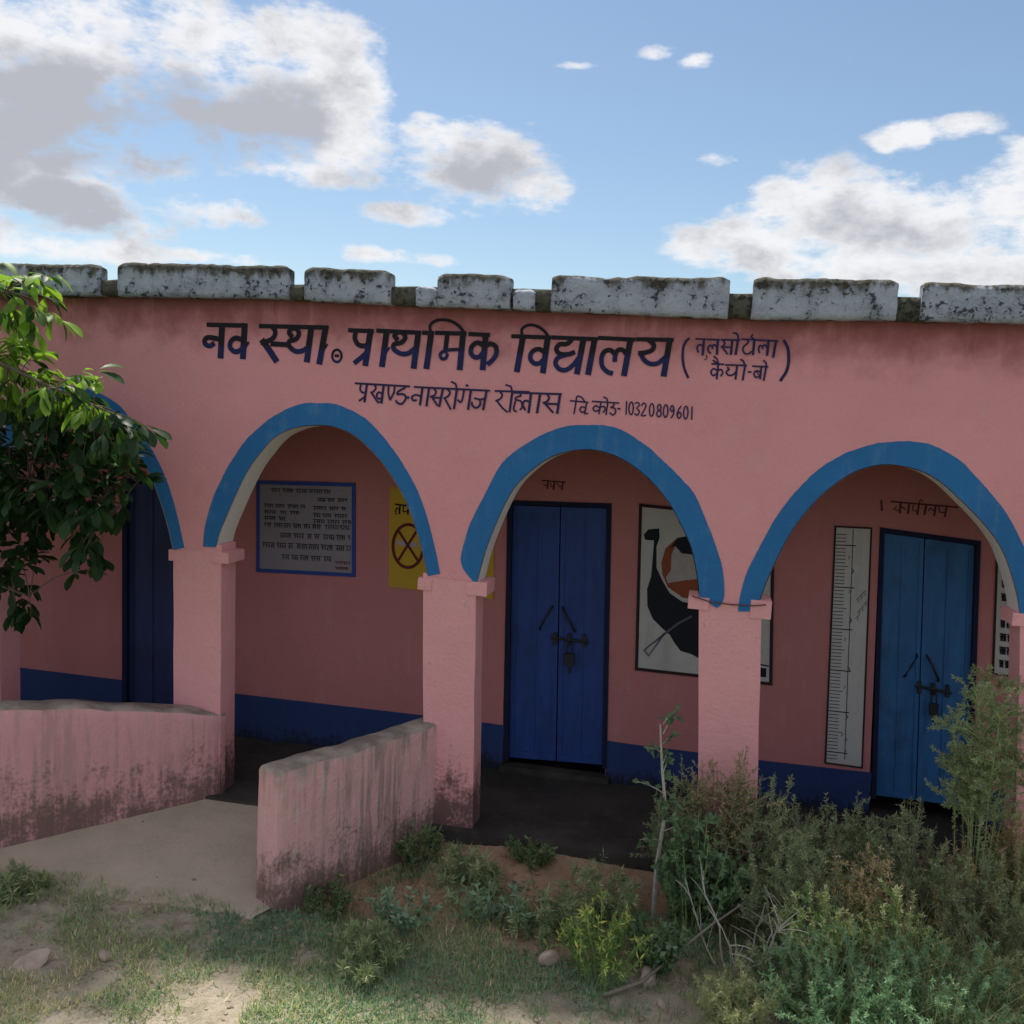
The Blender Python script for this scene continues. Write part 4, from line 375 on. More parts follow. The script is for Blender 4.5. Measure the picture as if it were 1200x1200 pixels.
M['ink'] = plain('black sign paint', (.012, .012, .016), nz=.2); M['fadedink'] = plain('worn grey lettering paint', (.05, .048, .06), nz=.5, scale=30); M['fadedword'] = plain('faint maroon lettering', (.11, .035, .035), nz=.5, scale=30); M['darkred'] = plain('dark red sign paint', (.12, .02, .02)); M['cig'] = plain('pale lilac sign paint', (.38, .33, .40))
M['muralblack'] = plain('mural black paint', (.014, .018, .026)); M['muralbrown'] = plain('mural brown paint', (.26, .075, .04)); M['muralgrey'] = plain('mural grey paint', (.10, .11, .14))
M['muralpale'] = plain('mural pale paint', (.40, .37, .37))
def letter_mat():
    m, t = new_mat('two tone letter paint'); g = t.node('ShaderNodeTexCoord').outputs['Generated']; sp = t.node('ShaderNodeSeparateXYZ', None, i0=g)
    n = t.noise(t.pos(), 12, 3, .6); n2 = t.noise(t.pos(), 70, 3, .6)
    f = t.ramp(t.math('ADD', sp.outputs[2], t.math('MULTIPLY', n, .3)), .5, .62)
    c = t.mix(f, (.013, .018, .085), (.010, .009, .016)); c = t.mix(t.math('MULTIPLY', t.ramp(n2, .6, .75), .35), c, (.10, .06, .08))
    finish(t, c, .7, None, .25); return m
M['letter'] = letter_mat(); M['letter2'] = plain('navy letter paint', (.035, .030, .10), nz=.4, scale=60)
def parapet_mat(name, white_top):
    m, t = new_mat(name); p = t.pos(); sp = t.node('ShaderNodeSeparateXYZ', None, i0=p)
    n1 = t.noise(p, 7, 6, .65); n2 = t.noise(p, 26, 5, .7); n3 = t.noise(p, 80, 3, .6); st = t.noise(t.pos((18, 18, 3)), 1, 5, .65)
    white = t.mix(t.ramp(n1, .35, .7), (.42, .455, .54), (.27, .30, .36))
    chip = t.ramp(t.math('ADD', t.math('MULTIPLY', n2, .7), t.math('MULTIPLY', n1, .35)), .575, .64); c = t.mix(t.math('MULTIPLY', chip, .9), white, (.045, .05, .06))
    crk = t.noise(t.pos((3.2, 3.2, 24)), 1, 5, .7); f_ = t.math('MULTIPLY', t.ramp(t.math('ABSOLUTE', t.math('SUBTRACT', crk, .5)), .014, .0), t.ramp(n1, .48, .58))
    c = t.mix(t.math('MULTIPLY', f_, .9), c, (.03, .035, .045))
    grey = t.mix(t.ramp(n2, .3, .7), (.125, .12, .10), (.06, .062, .05))
    grey = t.mix(t.math('MULTIPLY', t.ramp(n3, .5, .8), .4), grey, (.22, .21, .17))
    f = t.ramp(t.math('ADD', sp.outputs[2], t.math('MULTIPLY', t.math('SUBTRACT', t.math('ADD', st, n1), 1.0), .16)), white_top-.045, white_top+.01)
    c = t.mix(f, c, grey)
    h = t.math('ADD', t.math('ADD', n1, t.math('MULTIPLY', n2, .7)), t.math('MULTIPLY', chip, -.6))
    finish(t, c, .95, h, .1, dist=.02); return m
M['parapet'] = parapet_mat('whitewashed mossy parapet', 3.385); M['slab'] = parapet_mat('mossy slab', 3.15)
def floor_mat():
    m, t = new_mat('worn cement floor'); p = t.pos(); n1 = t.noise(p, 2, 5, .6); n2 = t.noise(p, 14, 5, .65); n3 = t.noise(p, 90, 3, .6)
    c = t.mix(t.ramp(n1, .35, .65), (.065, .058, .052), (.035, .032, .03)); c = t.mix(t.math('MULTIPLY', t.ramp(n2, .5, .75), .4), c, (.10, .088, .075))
    finish(t, c, .85, t.math('ADD', n2, t.math('MULTIPLY', n3, .3)), .2, dist=.006); return m
M['floor'] = floor_mat()
def ramp_mat():
    m, t = new_mat('dusty cement ramp'); p = t.pos(); n1 = t.noise(p, 2.2, 5, .6); n2 = t.noise(p, 12, 6, .65); n3 = t.noise(p, 90, 4, .65)
    sp = t.node('ShaderNodeSeparateXYZ', None, i0=p)
    c = t.mix(t.ramp(n1, .3, .7), (.50, .42, .33), (.42, .36, .285)); c = t.mix(t.math('MULTIPLY', t.ramp(n2, .5, .75), .5), c, (.53, .45, .36))
    c = t.mix(t.math('MULTIPLY', t.ramp(n3, .55, .75), .35), c, (.15, .13, .10))
    f = t.ramp(t.math('ADD', sp.outputs[1], t.math('MULTIPLY', n2, .4)), -.75, -1.1); c = t.mix(t.math('MULTIPLY', f, .5), c, (.22, .19, .13))
    finish(t, c, .95, t.math('ADD', n2, t.math('MULTIPLY', n3, .4)), .1, dist=.008); return m
M['ramp'] = ramp_mat()
def soil_mat():
    m, t = new_mat('soil'); p = t.pos(); sp = t.node('ShaderNodeSeparateXYZ', None, i0=p)
    n1 = t.noise(p, 1.6, 5, .6); n2 = t.noise(p, 7, 6, .65); n3 = t.noise(p, 40, 5, .7); n4 = t.noise(p, 160, 3, .6)
    red = t.mix(t.ramp(n2, .35, .65), (.52, .34, .23), (.41, .26, .175)); tan = t.mix(t.ramp(n2, .35, .65), (.52, .455, .36), (.41, .355, .275))
    f = t.ramp(t.math('ADD', sp.outputs[1], t.math('MULTIPLY', n1, .9)), -.9, -.25)
    c = t.mix(f, tan, red)
    c = t.mix(t.math('MULTIPLY', t.ramp(n3, .55, .72), .5), c, (.19, .145, .10)); c = t.mix(t.math('MULTIPLY', t.ramp(n4, .6, .72), .5), c, (.42, .37, .30))
    c = t.mix(t.math('MULTIPLY', t.ramp(t.noise(p, 3.5, 5, .7), .52, .66), .35), c, (.17, .18, .09))
    # beyond the dusty yard, unseen: dark green added to cut light bounced off the ground
    fy = t.ramp(t.math('ADD', sp.outputs[1], t.math('MULTIPLY', n1, 1.5)), -2.3, -3.2)
    c = t.mix(fy, c, t.mix(t.ramp(n2, .3, .7), (.05, .075, .03), (.10, .11, .05)))
    h = t.math('ADD', t.math('ADD', n2, t.math('MULTIPLY', n3, .5)), t.math('MULTIPLY', n4, .2))
    finish(t, c, 1.0, h, .05, dist=.03); return m
M['soil'] = soil_mat()
def plant_mat(name, cols, trans=.3, rough=.55, spec=.3, gain=3.5):
    """cols: list of (position, colour) along the per-leaf tint attribute"""
    m, t = new_mat(name); at = t.node('ShaderNodeAttribute', {'attribute_name': 'tint'}).outputs['Fac']
    r = t.node('ShaderNodeValToRGB', None, Fac=at); el_ = r.color_ramp.elements
    while len(el_) < len(cols): el_.new(.5)
    for e_, (pp, cc) in zip(el_, cols): e_.position = pp; e_.color = (*(min(1, c_*gain) for c_ in cc), 1)
    n = t.noise(t.pos(), 8, 3, .6); c = t.mix(t.math('MULTIPLY', t.ramp(n, .4, .65), .35), r.outputs[0], (.5, .5, .5), 'MULTIPLY')
    b = t.node('ShaderNodeBsdfPrincipled', None, Roughness=rough, Specular_IOR_Level=spec, Base_Color=c)
    tr = t.node('ShaderNodeBsdfTranslucent', None, Color=t.mix(.5, c, (.9, 1.0, .35), 'MULTIPLY'))
    mx = t.node('ShaderNodeMixShader', None, i0=trans, i1=b.outputs[0], i2=tr.outputs[0])
    t.node('ShaderNodeOutputMaterial', None, Surface=mx.outputs[0]); return m
M['bark'] = plain('bark', (.16, .13, .10), .9, .1, .6, 30); M['palebark'] = plain('pale bark', (.46, .43, .38), .9, .1, .5, 40)
M['deadwood'] = plain('weathered dead wood', (.27, .235, .20), .95, .1, .5, 40); M['stone'] = plain('pinkish stone', (.46, .36, .30), .95, .1, .5, 14)
M['wire'] = plain('rusty wire', (.12, .06, .04), .7, .3)
# ------------------------------------------------------------------ the school building
T, DB = .20, 1.04                       # facade wall thickness, veranda depth
def shift(pts, dx, dz=0): return [(x+dx, z+dz) for x, z in pts]
arches = {k: DATA['arch%d' % k] for k in (2, 3, 4)}
arches[1] = (shift(arches[2][0], -1.735, .03), shift(arches[2][1], -1.735, .03))
arches[0] = (shift(arches[1][0], -1.74), shift(arches[1][1], -1.74)); arches[5] = (shift(arches[4][0], 1.76), shift(arches[4][1], 1.76))
def smooth_line(pts, m=3):
    P = [Vector(p) for p in pts]; P = [2*P[0]-P[1]]+P+[2*P[-1]-P[-2]]; o = []
    for i in range(1, len(P)-2):
        a, b, c, d = P[i-1:i+3]
        for k in range(m):
            t = k/m; q = .5*((2*b)+(c-a)*t+(2*a-5*b+4*c-d)*t*t+(3*b-a-3*c+d)*t**3); o.append((q.x, q.y))
    o.append(tuple(P[-2])); return o
for k in arches: arches[k] = (smooth_line(arches[k][0]), smooth_line(arches[k][1]))
bld = thing('school_building', 'long pink single storey school with blue edged arches and a broken grey parapet', 'building', (-1, 0, -.2))
GZ = -.35
outline = [(7.5, 3.29), (7.5, GZ), (arches[5][1][-1][0]+.02, GZ)]
for k in (5, 4, 3, 2, 1, 0): outline += arches[k][1][::-1]
outline += [(arches[0][1][0][0]-.02, GZ), (-11, GZ), (-11, 3.29)]
# the facade in strips of one arch each would leave seams; it is one plastered wall
prism('front_wall', outline, 0, T, M['facade'], bld)
# pillars
PL = DATA['pillars']
pil = []
for q in PL:
    (a, b, c, d_) = q
    def at(p, q_, z): t_ = (z-p[1])/(q_[1]-p[1]); return p[0]+(q_[0]-p[0])*t_
    pil.append([a, b, c, d_, at])
plist = []
for a, b, c, d_, at in pil: plist.append((at(a, c, 1.68), at(b, d_, 1.68), at(a, c, GZ), at(b, d_, GZ)))
lx = plist[0]; plist.insert(0, tuple(x-1.74 for x in lx)) if False else None
plist.append(tuple(x+1.76 for x in plist[-1]))
plist.insert(0, tuple(x-1.74 for x in plist[0]))
ends = []
for i, (xa, xb, xc, xd) in enumerate(plist):
    # height where arch ends sit over this pillar
    if i == 0: zt = arches[0][1][0][1]
    elif i == len(plist)-1: zt = arches[5][1][-1][1]
    else: zt = max(arches[i-1][1][-1][1], arches[i][1][0][1])
    zt += .015
    n = 9; vs = []; ztop = zt; 
    mb = MB()
    secs = []
    for j in range(n):
        z = GZ+(ztop-GZ)*j/(n-1); f = j/(n-1); L_ = xc+(xa-xc)*f; R_ = xd+(xb-xd)*f
        nz = [noise.noise(Vector((L_*3+k*7, z*3, k)))*.006 for k in range(4)]
        secs.append([(L_+nz[0], .004, z), (R_+nz[1], .004, z), (R_+nz[2], T-.004, z), (L_+nz[3], T-.004, z)])
    for s_ in secs: vs += s_
    fs = [(j*4+k, j*4+(k+1) % 4, (j+1)*4+(k+1) % 4, (j+1)*4+k) for j in range(n-1) for k in range(4)] + [((n-1)*4, (n-1)*4+1, (n-1)*4+2, (n-1)*4+3)]
    p = mk('pillar', vs, fs, M['pillar'], bld)
    # stub imposts left and right under the arch feet
    if 1 <= i <= 5:
        (cl_, ct), (cr_, crt), (_, cb) = DATA['corbels'][i-1]
        xl, xr = xa, xb
        for side, (x0, x1) in enumerate(((cl_, xl+.06), (xr-.06, cr_))):
            top = ct if side == 0 else crt; bot = top-.072 if side == 0 else cb
            path = [(Vector((x0+(x1-x0)*t_, T/2, (top+bot)/2)), Vector((0, 1, 0)), Vector((0, 0, 1))) for t_ in (0, .08, .5, 1)]
            h = (top-bot)/2; prof = [(-T/2-.004, -h), (T/2+.012, -h), (T/2+.012, h), (-T/2-.004, h)]
            im = sweep('impost', path, prof, M['pillar'], p, amp=.003); im.data.polygons.foreach_set('use_smooth', [False]*len(im.data.polygons))
    ends.append(zt)
# blue painted arch rims and limewashed undersides
def resample(pts, n):
    P = [Vector(p) for p in pts]; d = [0]
    for a_, b_ in zip(P, P[1:]): d.append(d[-1]+(b_-a_).length)
    out = []
    for i in range(n):
        s_ = d[-1]*i/(n-1); j = 0
        while j < len(P)-2 and d[j+1] < s_: j += 1
        out.append(P[j].lerp(P[j+1], (s_-d[j])/max(1e-6, d[j+1]-d[j])))
    return out
for k in range(6):
    O, I = arches[k]; n = 150
    Or, Ir = resample(O, n), resample(I, n); b = MB(); V = b.v
    wob = [noise.noise(Vector((i*.13, k*3.1, 0)))*.009+noise.noise(Vector((i*.55, k*3.1, 4)))*.004 for i in range(n)]
    for i in range(n): V.append((Or[i].x, -.003, Or[i].y+wob[i]))
    for i in range(n): V.append((Ir[i].x, -.003, Ir[i].y))
    for i in range(n): V.append((Or[i].x, .001, Or[i].y+wob[i]))
    for i in range(n): V.append((Ir[i].x, .001, Ir[i].y))
    for i in range(n-1):
        b.f += [(i, i+1, n+i+1, n+i), (2*n+i, 2*n+i+1, i+1, i), (n+i, n+i+1, 3*n+i+1, 3*n+i)]
    b.build('arch_rim', M['blue'], bld)
    # underside lining, 4 mm thick, standing into the opening
    mid = Vector((sum(p.x for p in Ir)/n, Ir[0].y)); s_ = MB()
    for y in (-.002, T+.006):
        for i in range(n):
            d0 = Ir[min(i+1, n-1)]-Ir[max(i-1, 0)]; nn = Vector((d0.y, -d0.x)).normalized()
            q = Ir[i]+nn*.005; s_.v.append((q.x, y, q.y))
    for i in range(n-1): s_.f.append((i, i+1, n+i+1, n+i))
    s_.build('arch_underside', M['soffit'], bld, smooth=True)

# back wall of the veranda with its door openings
D0, D1, D2 = DATA['door0'], DATA['door1'], DATA['door2']
def down(q, z): # where the left / right edges of a door meet height z
    (tl, tr, br, bl_) = q
    return (bl_[0]+(bl_[0]-tl[0])*(z-bl_[1])/(bl_[1]-tl[1]), br[0]+(br[0]-tr[0])*(z-br[1])/(br[1]-tr[1]))
ow = [(-11, 3.25), (-11, GZ)]
for q in (D0, D1, D2):
    l_, r_ = down(q, .0); ow += [(l_, GZ), (q[0][0], q[0][1]), (q[1][0], q[1][1]), (r_, GZ)]
ow += [(7.5, GZ), (7.5, 3.25)]
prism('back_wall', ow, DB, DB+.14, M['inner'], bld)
dz = DATA['dado']
def dadoz(x):
    for a_, b_ in zip(dz, dz[1:]):
        if x <= b_[0]: return a_[1]+(b_[1]-a_[1])*(x-a_[0])/(b_[0]-a_[0])
    return dz[-1][1]
xs = [-11] + [v for q in (D0, D1, D2) for v in down(q, .3)] + [7.5]
for a_, b_ in zip(xs[::2], xs[1::2]):
    ins = [p for p in dz if a_ < p[0] < b_]
    pts = [(a_, -.02), (b_, -.02), (b_, dadoz(b_))] + ins[::-1] + [(a_, dadoz(a_))]
    prism('dado', pts, DB-.006, DB+.002, M['dado'], bld)
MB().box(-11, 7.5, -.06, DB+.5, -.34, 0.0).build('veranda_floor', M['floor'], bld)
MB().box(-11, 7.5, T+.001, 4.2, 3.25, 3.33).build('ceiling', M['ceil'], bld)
MB().box(-11.2, -11, -.0, 4.2, GZ, 3.3).box(7.5, 7.7, 0, 4.2, GZ, 3.3).box(-11, 7.5, 4.0, 4.2, GZ, 3.24).build('outer_wall', M['facade'], bld)

# doors
def bar(mb, q, u0, v0, u1, v1, y0, y1): mb.quadbox(sub(q, u0, v0, u1, v1), y0, y1)
def door(q, mat, frame, split, label, latch=True, full=1.0):
    dr = bpy.data.objects.new('door', None)
    fr = MB(); 
    e_ = .035/.75; bar(fr, q, 0, 0, e_, full, DB-.012, DB+.13); bar(fr, q, 1-e_, 0, 1, full, DB-.012, DB+.13); bar(fr, q, e_, 0, 1-e_, .016, DB-.011, DB+.13)
    root = fr.build('door', frame, bld); root['label'] = label
    for (u0, u1) in ((e_+.002, split-.006), (split+.006, 1-e_-.002)):
        lf = MB(); bar(lf, q, u0, .02, u1, full-.008, DB+.03, DB+.06)
        w_ = (u1-u0)
        for (a0, b0, a1, b1) in ((u0, .02, u0+.05*w_*2, full-.008), (u1-.1*w_, .02, u1, full-.008), (u0+.1*w_, .02, u1-.1*w_, .045), (u0+.1*w_, full-.035, u1-.1*w_, full-.008), (u0+w_*.47, .045, u0+w_*.53, full-.035)):
            bar(lf, q, a0, b0, a1, b1, DB+.022, DB+.031)
        lf.build('leaf', mat, root)
    return root
def P3(q, u, v, y): x, z = Q(q, u, v); return (x, y, z)
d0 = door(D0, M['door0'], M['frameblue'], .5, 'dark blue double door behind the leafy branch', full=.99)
d1 = door(D1, M['door1'], M['frameblue'], .51, 'deep ultramarine double door with an inverted V of pull handles', full=.985)
d2 = door(D2, M['door2'], M['frameblue'], .46, 'lighter azure double door beside the painted ruler', full=1.0)
for q, root, hu, hv in ((D1, d1, .50, .42), (D2, d2, .47, .475)):
    for s_ in (-1, 1):
        y = DB+.0
        MB().tube([P3(q, hu+s_*.05, hv-.03, DB+.03), P3(q, hu+s_*.055, hv-.025, y), P3(q, hu+s_*.11, hv+.01, y-.012), P3(q, hu+s_*.17, hv+.055, y), P3(q, hu+s_*.17, hv+.06, DB+.03)], .008, k=6).build('pull_handle', M['iron'], root, smooth=True)
    bo = MB().tube([P3(q, hu-.06, hv+.085, DB+.005), P3(q, hu+.30, hv+.095, DB+.005)], .009, k=6)
    for uu in (hu-.02, hu+.12, hu+.26): bo.quadbox(sub(q, uu-.018, hv+.068, uu+.018, hv+.112), DB+.0, DB+.03)
    b_ = bo.build('sliding_bolt', M['iron'], root)
    pk = MB(); pk.tube([P3(q, hu+.10, hv+.15, DB-.006), P3(q, hu+.10, hv+.11, DB-.006), P3(q, hu+.125, hv+.095, DB-.006), P3(q, hu+.15, hv+.11, DB-.006), P3(q, hu+.15, hv+.15, DB-.006)], .005, k=5)
    pk.quadbox([Q(q, hu+.08, hv+.14), Q(q, hu+.17, hv+.14), Q(q, hu+.165, hv+.185), Q(q, hu+.085, hv+.185)], DB-.02, DB+.004)
    pk.quadbox([Q(q, hu+.115, hv+.185), Q(q, hu+.135, hv+.185), Q(q, hu+.135, hv+.215), Q(q, hu+.115, hv+.215)], DB-.012, DB-.002)
    pk.build('padlock', M['iron'], root)
MB().box(D1[3][0]-.02, D1[2][0]+.02, DB-.05, DB+.05, .0, .045).build('door_sill', M['floor'], bld)

# roof slab edge, notches and the broken parapet
YP = -.12
sb = DATA['slab_bottom']; sb = [(-11.3, sb[0][1])]+sb+[(7.8, sb[-1][1])]
def sbz(x):
    for a_, b_ in zip(sb, sb[1:]):
        if x <= b_[0]: return a_[1]+(b_[1]-a_[1])*(x-a_[0])/(b_[0]-a_[0])
    return sb[-1][1]
nx = 190; path = []
for i in range(nx):
    x = -11.3+19.1*i/(nx-1); z0 = sbz(x)+.006*noise.noise(Vector((x*4, 0, 0))); z1 = 3.328
    path.append((Vector((x, 0, (z0+z1)/2)), Vector((0, 1, 0)), Vector((0, 0, (z1-z0)/2))))
prof = [(YP+.028, -1), (-.02, -1), (.0, -1), (4.3, -.6), (4.3, 1), (.2, 1), (0, 1), (YP+.05, 1), (YP+.03, .85), (YP+.025, 0)]
sweep('roof_slab', path, prof, M['slab'], bld, amp=.010, fr=14)
blocks = list(DATA['blocks'])
blocks.insert(0, shift(DATA['blocks'][6], -5.25, .01)); blocks.insert(0, shift(DATA['blocks'][7], -7.35, .0))
blocks += [shift(DATA['blocks'][1], 6.1, -.03), shift(DATA['blocks'][6], 4.3, 0)]
bx = blocks[:]
blocks = []
last = -11.2
for bpts in bx:
    blocks.append(bpts)
blocks.sort(key=lambda b_: b_[0][0])
for bi, bpts in enumerate(blocks):
    x0, x1 = bpts[0][0], bpts[-1][0]
    if bi and x0 < blocks[bi-1][-1][0]-.02: x0 = blocks[bi-1][-1][0]+.06
    if x1-x0 > .25: x1 -= max(0, -x1)*.095/5.4; x0 += max(0, x0)*.095/5.4
    if x1-x0 < .06: continue
    def tz(x):
        for a_, b_ in zip(bpts, bpts[1:]):
            if x <= b_[0] or b_ is bpts[-1]: return a_[1]+(b_[1]-a_[1])*(x-a_[0])/(b_[0]-a_[0])
    n = max(8, int((x1-x0)/.022)); path = []
    for i in range(n+1):
        x = x0+(x1-x0)*i/n; ed = min(i, n-i); sh = (.018, .006)[ed] if ed < 2 else 0
        zt = tz(x)-sh*.9+.011*noise.noise(Vector((x*4, 3, 0)))+.005*noise.noise(Vector((x*17, 5, 0))); zb = sbz(x)-.004
        path.append((Vector((x, 0, zb)), Vector((0, 1, 0)), Vector((0, 0, (zt-zb)))))
    nt = 7
    prof = [(YP+.002, 0)]+[(YP-.002+.003*math.sin(j*2.1), j/nt) for j in range(1, nt)]+[(YP+.004, .93), (YP+.022, .992), (YP+.045, 1.0), (-.045, 1.0), (-.03, .98), (-.025, .9), (-.025, 0)]
    o = sweep('parapet_block', path, prof, M['parapet'], bld, amp=.006, fr=13)
# tie wire across the third pillar
y = -.012
def fx(px): return px
MB().tube([(-.02, -.02, 1.60), (.08, -.014, 1.575), (.2, -.012, 1.568), (.33, -.014, 1.572), (.40, -.02, 1.585)], .004, k=5).build('tie_wire', M['wire'], bld, smooth=True)

# lettering painted on the facade
lab = {'w_nav': 'heading word, first', 'w_stha': 'heading word, second', 'w_dot': 'round abbreviation mark after the second heading word', 'w_prathamik': 'third heading word', 'w_vidyalay': 'last heading word',
       'w_brackets': 'pair of tall brackets at the right end of the heading', 'w_hamlet': 'small upper line inside the brackets', 'w_village': 'small lower line inside the brackets', 'w_block': 'hyphenated pair of words in the second line',
       'w_district': 'last large word of the second line', 'w_code': 'small words before the number', 'w_number': 'eleven digit number'}
for k, l_ in lab.items():
    if k == 'w_brackets':
        for wd, pts in DATA[k]: MB().ribbon(pts, wd, -.0035).build('bracket', M['letter2'], bld)
        continue
    mb = MB(); i = 0
    for wd, pts in DATA[k]:
        mb.ribbon(pts, wd, -.0035-.00012*i); i += 1
    o = mb.build('lettering', M['letter'] if k in ('w_nav', 'w_stha', 'w_dot', 'w_prathamik', 'w_vidyalay') else M['letter2'], bld); o['label'] = l_
for k, l_ in (('door_words1', 'faint words above the ultramarine door'), ('door_words2', 'faint words above the azure door')):
    mb = MB()
    for i, (wd, pts) in enumerate(DATA[k]): mb.ribbon(pts, wd, DB-.0035-.00012*i)
    mb.build('lettering', M['fadedword'], bld)['label'] = l_

# painted panels on the back wall
def border(q, w_, mat, parent, y=DB-.011, name='border'):
    mb = MB(); W_ = (Vector(q[1])-Vector(q[0])).length; H_ = (Vector(q[3])-Vector(q[0])).length; a_, b_ = w_/W_, w_/H_
    for r in ((0, 0, 1, b_), (0, 1-b_, 1, 1), (0, b_, a_, 1-b_), (1-a_, b_, 1, 1-b_)): bar(mb, q, *r, y, y+.012)
    return mb.build(name, mat, parent)
def panel(name, q, mat, label, cat='painted sign'):
    r = thing(name, label, cat, (q[3][0], DB, q[3][1])); MB().quadbox(q, DB-.008, DB+.001).build('panel', mat, r); return r
rnd = random.Random(11)
def scribble(q, rows, mat, parent, y, th=.004):
    """rows: (v, height, u0, u1): worn hand lettering hung from a head line"""
    mb = MB(); i = 0
    for v, h, u0, u1 in rows:
        u = u0
        while u < u1-.02:
            wl = rnd.uniform(.05, .14); ue = min(u1, u+wl); yy = y-.0001*(i % 40); i += 1
            mb.ribbon([Q(q, u, v), Q(q, ue, v+.002)], th, yy)
            c_ = u+.008
            while c_ < ue-.004:
                yy = y-.0001*(i % 40)-.0001; i += 1
                mb.ribbon([Q(q, c_+.012, v), Q(q, c_+.010, v+h)], th, yy); 
                a1 = rnd.uniform(.2, .6)
                mb.ribbon([Q(q, c_, v+h*a1), Q(q, c_+.006, v+h*(a1+.3)), Q(q, c_+.012, v+h*(a1+rnd.uniform(-.1, .2)))], th, yy-.00005)
                c_ += rnd.uniform(.018, .028)
            u = ue+rnd.uniform(.015, .03)
    o = mb.build('lettering', mat, parent); o['kind'] = 'stuff'; return o
q = DATA['notice']
r = panel('notice_panel', q, M['notice'], 'grey white notice of many dark lines in a blue border on the veranda wall', 'notice'); border(q, .028, M['noticeborder'], r)
rows = [(.08, .04, .15, .75), (.17, .035, .62, .93), (.25, .035, .08, .50), (.26, .035, .58, .93), (.32, .035, .08, .46), (.335, .04, .58, .95), (.385, .035, .08, .30), (.40, .04, .58, .95), (.455, .045, .08, .93), (.56, .05, .24, .95), (.67, .055, .06, .97), (.795, .05, .26, .76)]
scribble(q, rows, M['fadedink'], r, DB-.0095, .006); scribble(q, [(.84, .03, .80, .96), (.90, .03, .80, .94)], M['darkred'], r, DB-.0095, .005)
q = DATA['yellow']
r = panel('no_tobacco_sign', q, M['yellow'], 'mustard yellow sign with a crossed out dark red ring, half hidden by an arch foot', 'sign')
for k, mt, nm in (('yel_cig', 'cig', 'cigarette_picture'), ('yel_ring', 'darkred', 'prohibition_ring'), ('yel_words', 'ink', 'lettering')):
    mb = MB()
    off = {'yel_cig': .0092, 'yel_ring': .0102, 'yel_words': .0095}[k]
    for i, (wd, pts) in enumerate(DATA[k]): mb.ribbon(pts, wd, DB-off-.00015*i, close=(k == 'yel_ring' and i == 0))
    o = mb.build(nm, M[mt], r)
    if k in ('yel_words', 'yel_ring'): o['kind'] = 'stuff'
q = DATA['mural']
r = panel('mural_panel', q, M['panel'], 'white mural of a black and brown bird like figure beside the ultramarine door', 'mural'); border(q, .022, M['darkwood'], r)
body = MB().flat(DATA['mu_black'], DB-.0095).build('figure_body', M['muralblack'], r)
MB().flat(DATA['mu_brown'], DB-.0105).build('brown_patch', M['muralbrown'], body); MB().flat(DATA['mu_white'], DB-.0115).build('pale_patch', M['muralpale'], body); MB().flat(DATA['mu_patch'], DB-.0125).build('dark_patch', M['muralblack'], body)
mb = MB()
for i, pts in enumerate(DATA['mu_line']): mb.ribbon(pts, .016 if i == 0 else .012, DB-.0135-.0003*i)
mb.build('grey_line', M['muralgrey'], r)
mb = MB(); mb.flat(sub(q, .90, .90, .955, .955), DB-.0098); mb.ribbon([Q(q, .90, .88), Q(q, .97, .885)], .01, DB-.0099); mb.build('lettering', M['ink'], r)
q = DATA['ruler']
r = panel('height_ruler_panel', q, M['panel'], 'tall narrow white panel painted as a ruler left of the azure door', 'ruler'); border(q, .011, M['darkwood'], r, name='border')
mb = MB(); i = 0; nT = 66
for j in range(nT):
    v = .035+j*(.955/nT); i += 1; L_ = .26
    if j % 12 == 3: L_ = .52
    elif j % 6 == 3: L_ = .34
    mb.ribbon([Q(q, .06, v), Q(q, .06+L_, v-.001)], .0048 if j % 12 != 3 else .007, DB-.0092)
for a_, b_ in ((.01, .35), (.35, .7), (.7, .97)): mb.ribbon([Q(q, .50+.02*a_, a_), Q(q, .50+.02*b_, b_)], .0045, DB-.0096)
mb.build('scale_marks', M['ink'], r)['kind'] = 'stuff'
mb = MB(); 
for j, v in enumerate((.182, .385, .59, .79)):
    mb.ribbon([Q(q, .50, v-.012), Q(q, .56, v), Q(q, .50, v+.012)], .008, DB-.0099)
for j, (u, v) in enumerate(((.66, .30), (.74, .285), (.82, .27), (.70, .35), (.78, .335), (.86, .315), (.66, .375))): mb.ribbon([Q(q, u, v), Q(q, u+.07, v-.016), Q(q, u+.05, v+.008)], .006, DB-.0097-.0001*j)
for j, (u, v) in enumerate(((.40, .12), (.44, .26), (.38, .46), (.42, .66), (.40, .86), (.52, .88), (.5, .93))): mb.ribbon([Q(q, u, v), Q(q, u+.05, v+.006), Q(q, u, v+.014)], .005, DB-.0097-.0001*j)
mb.build('lettering', M['muralgrey'], r)['kind'] = 'stuff'
q = DATA['rsign']
r = panel('schedule_panel', q, M['panel'], 'white lettered panel behind the rightmost pillar, mostly hidden', 'notice'); border(q, .012, M['darkwood'], r)
scribble(q, [(.06+.115*j, .06, .10, .92) for j in range(8)], M['ink'], r, DB-.0095, .007)
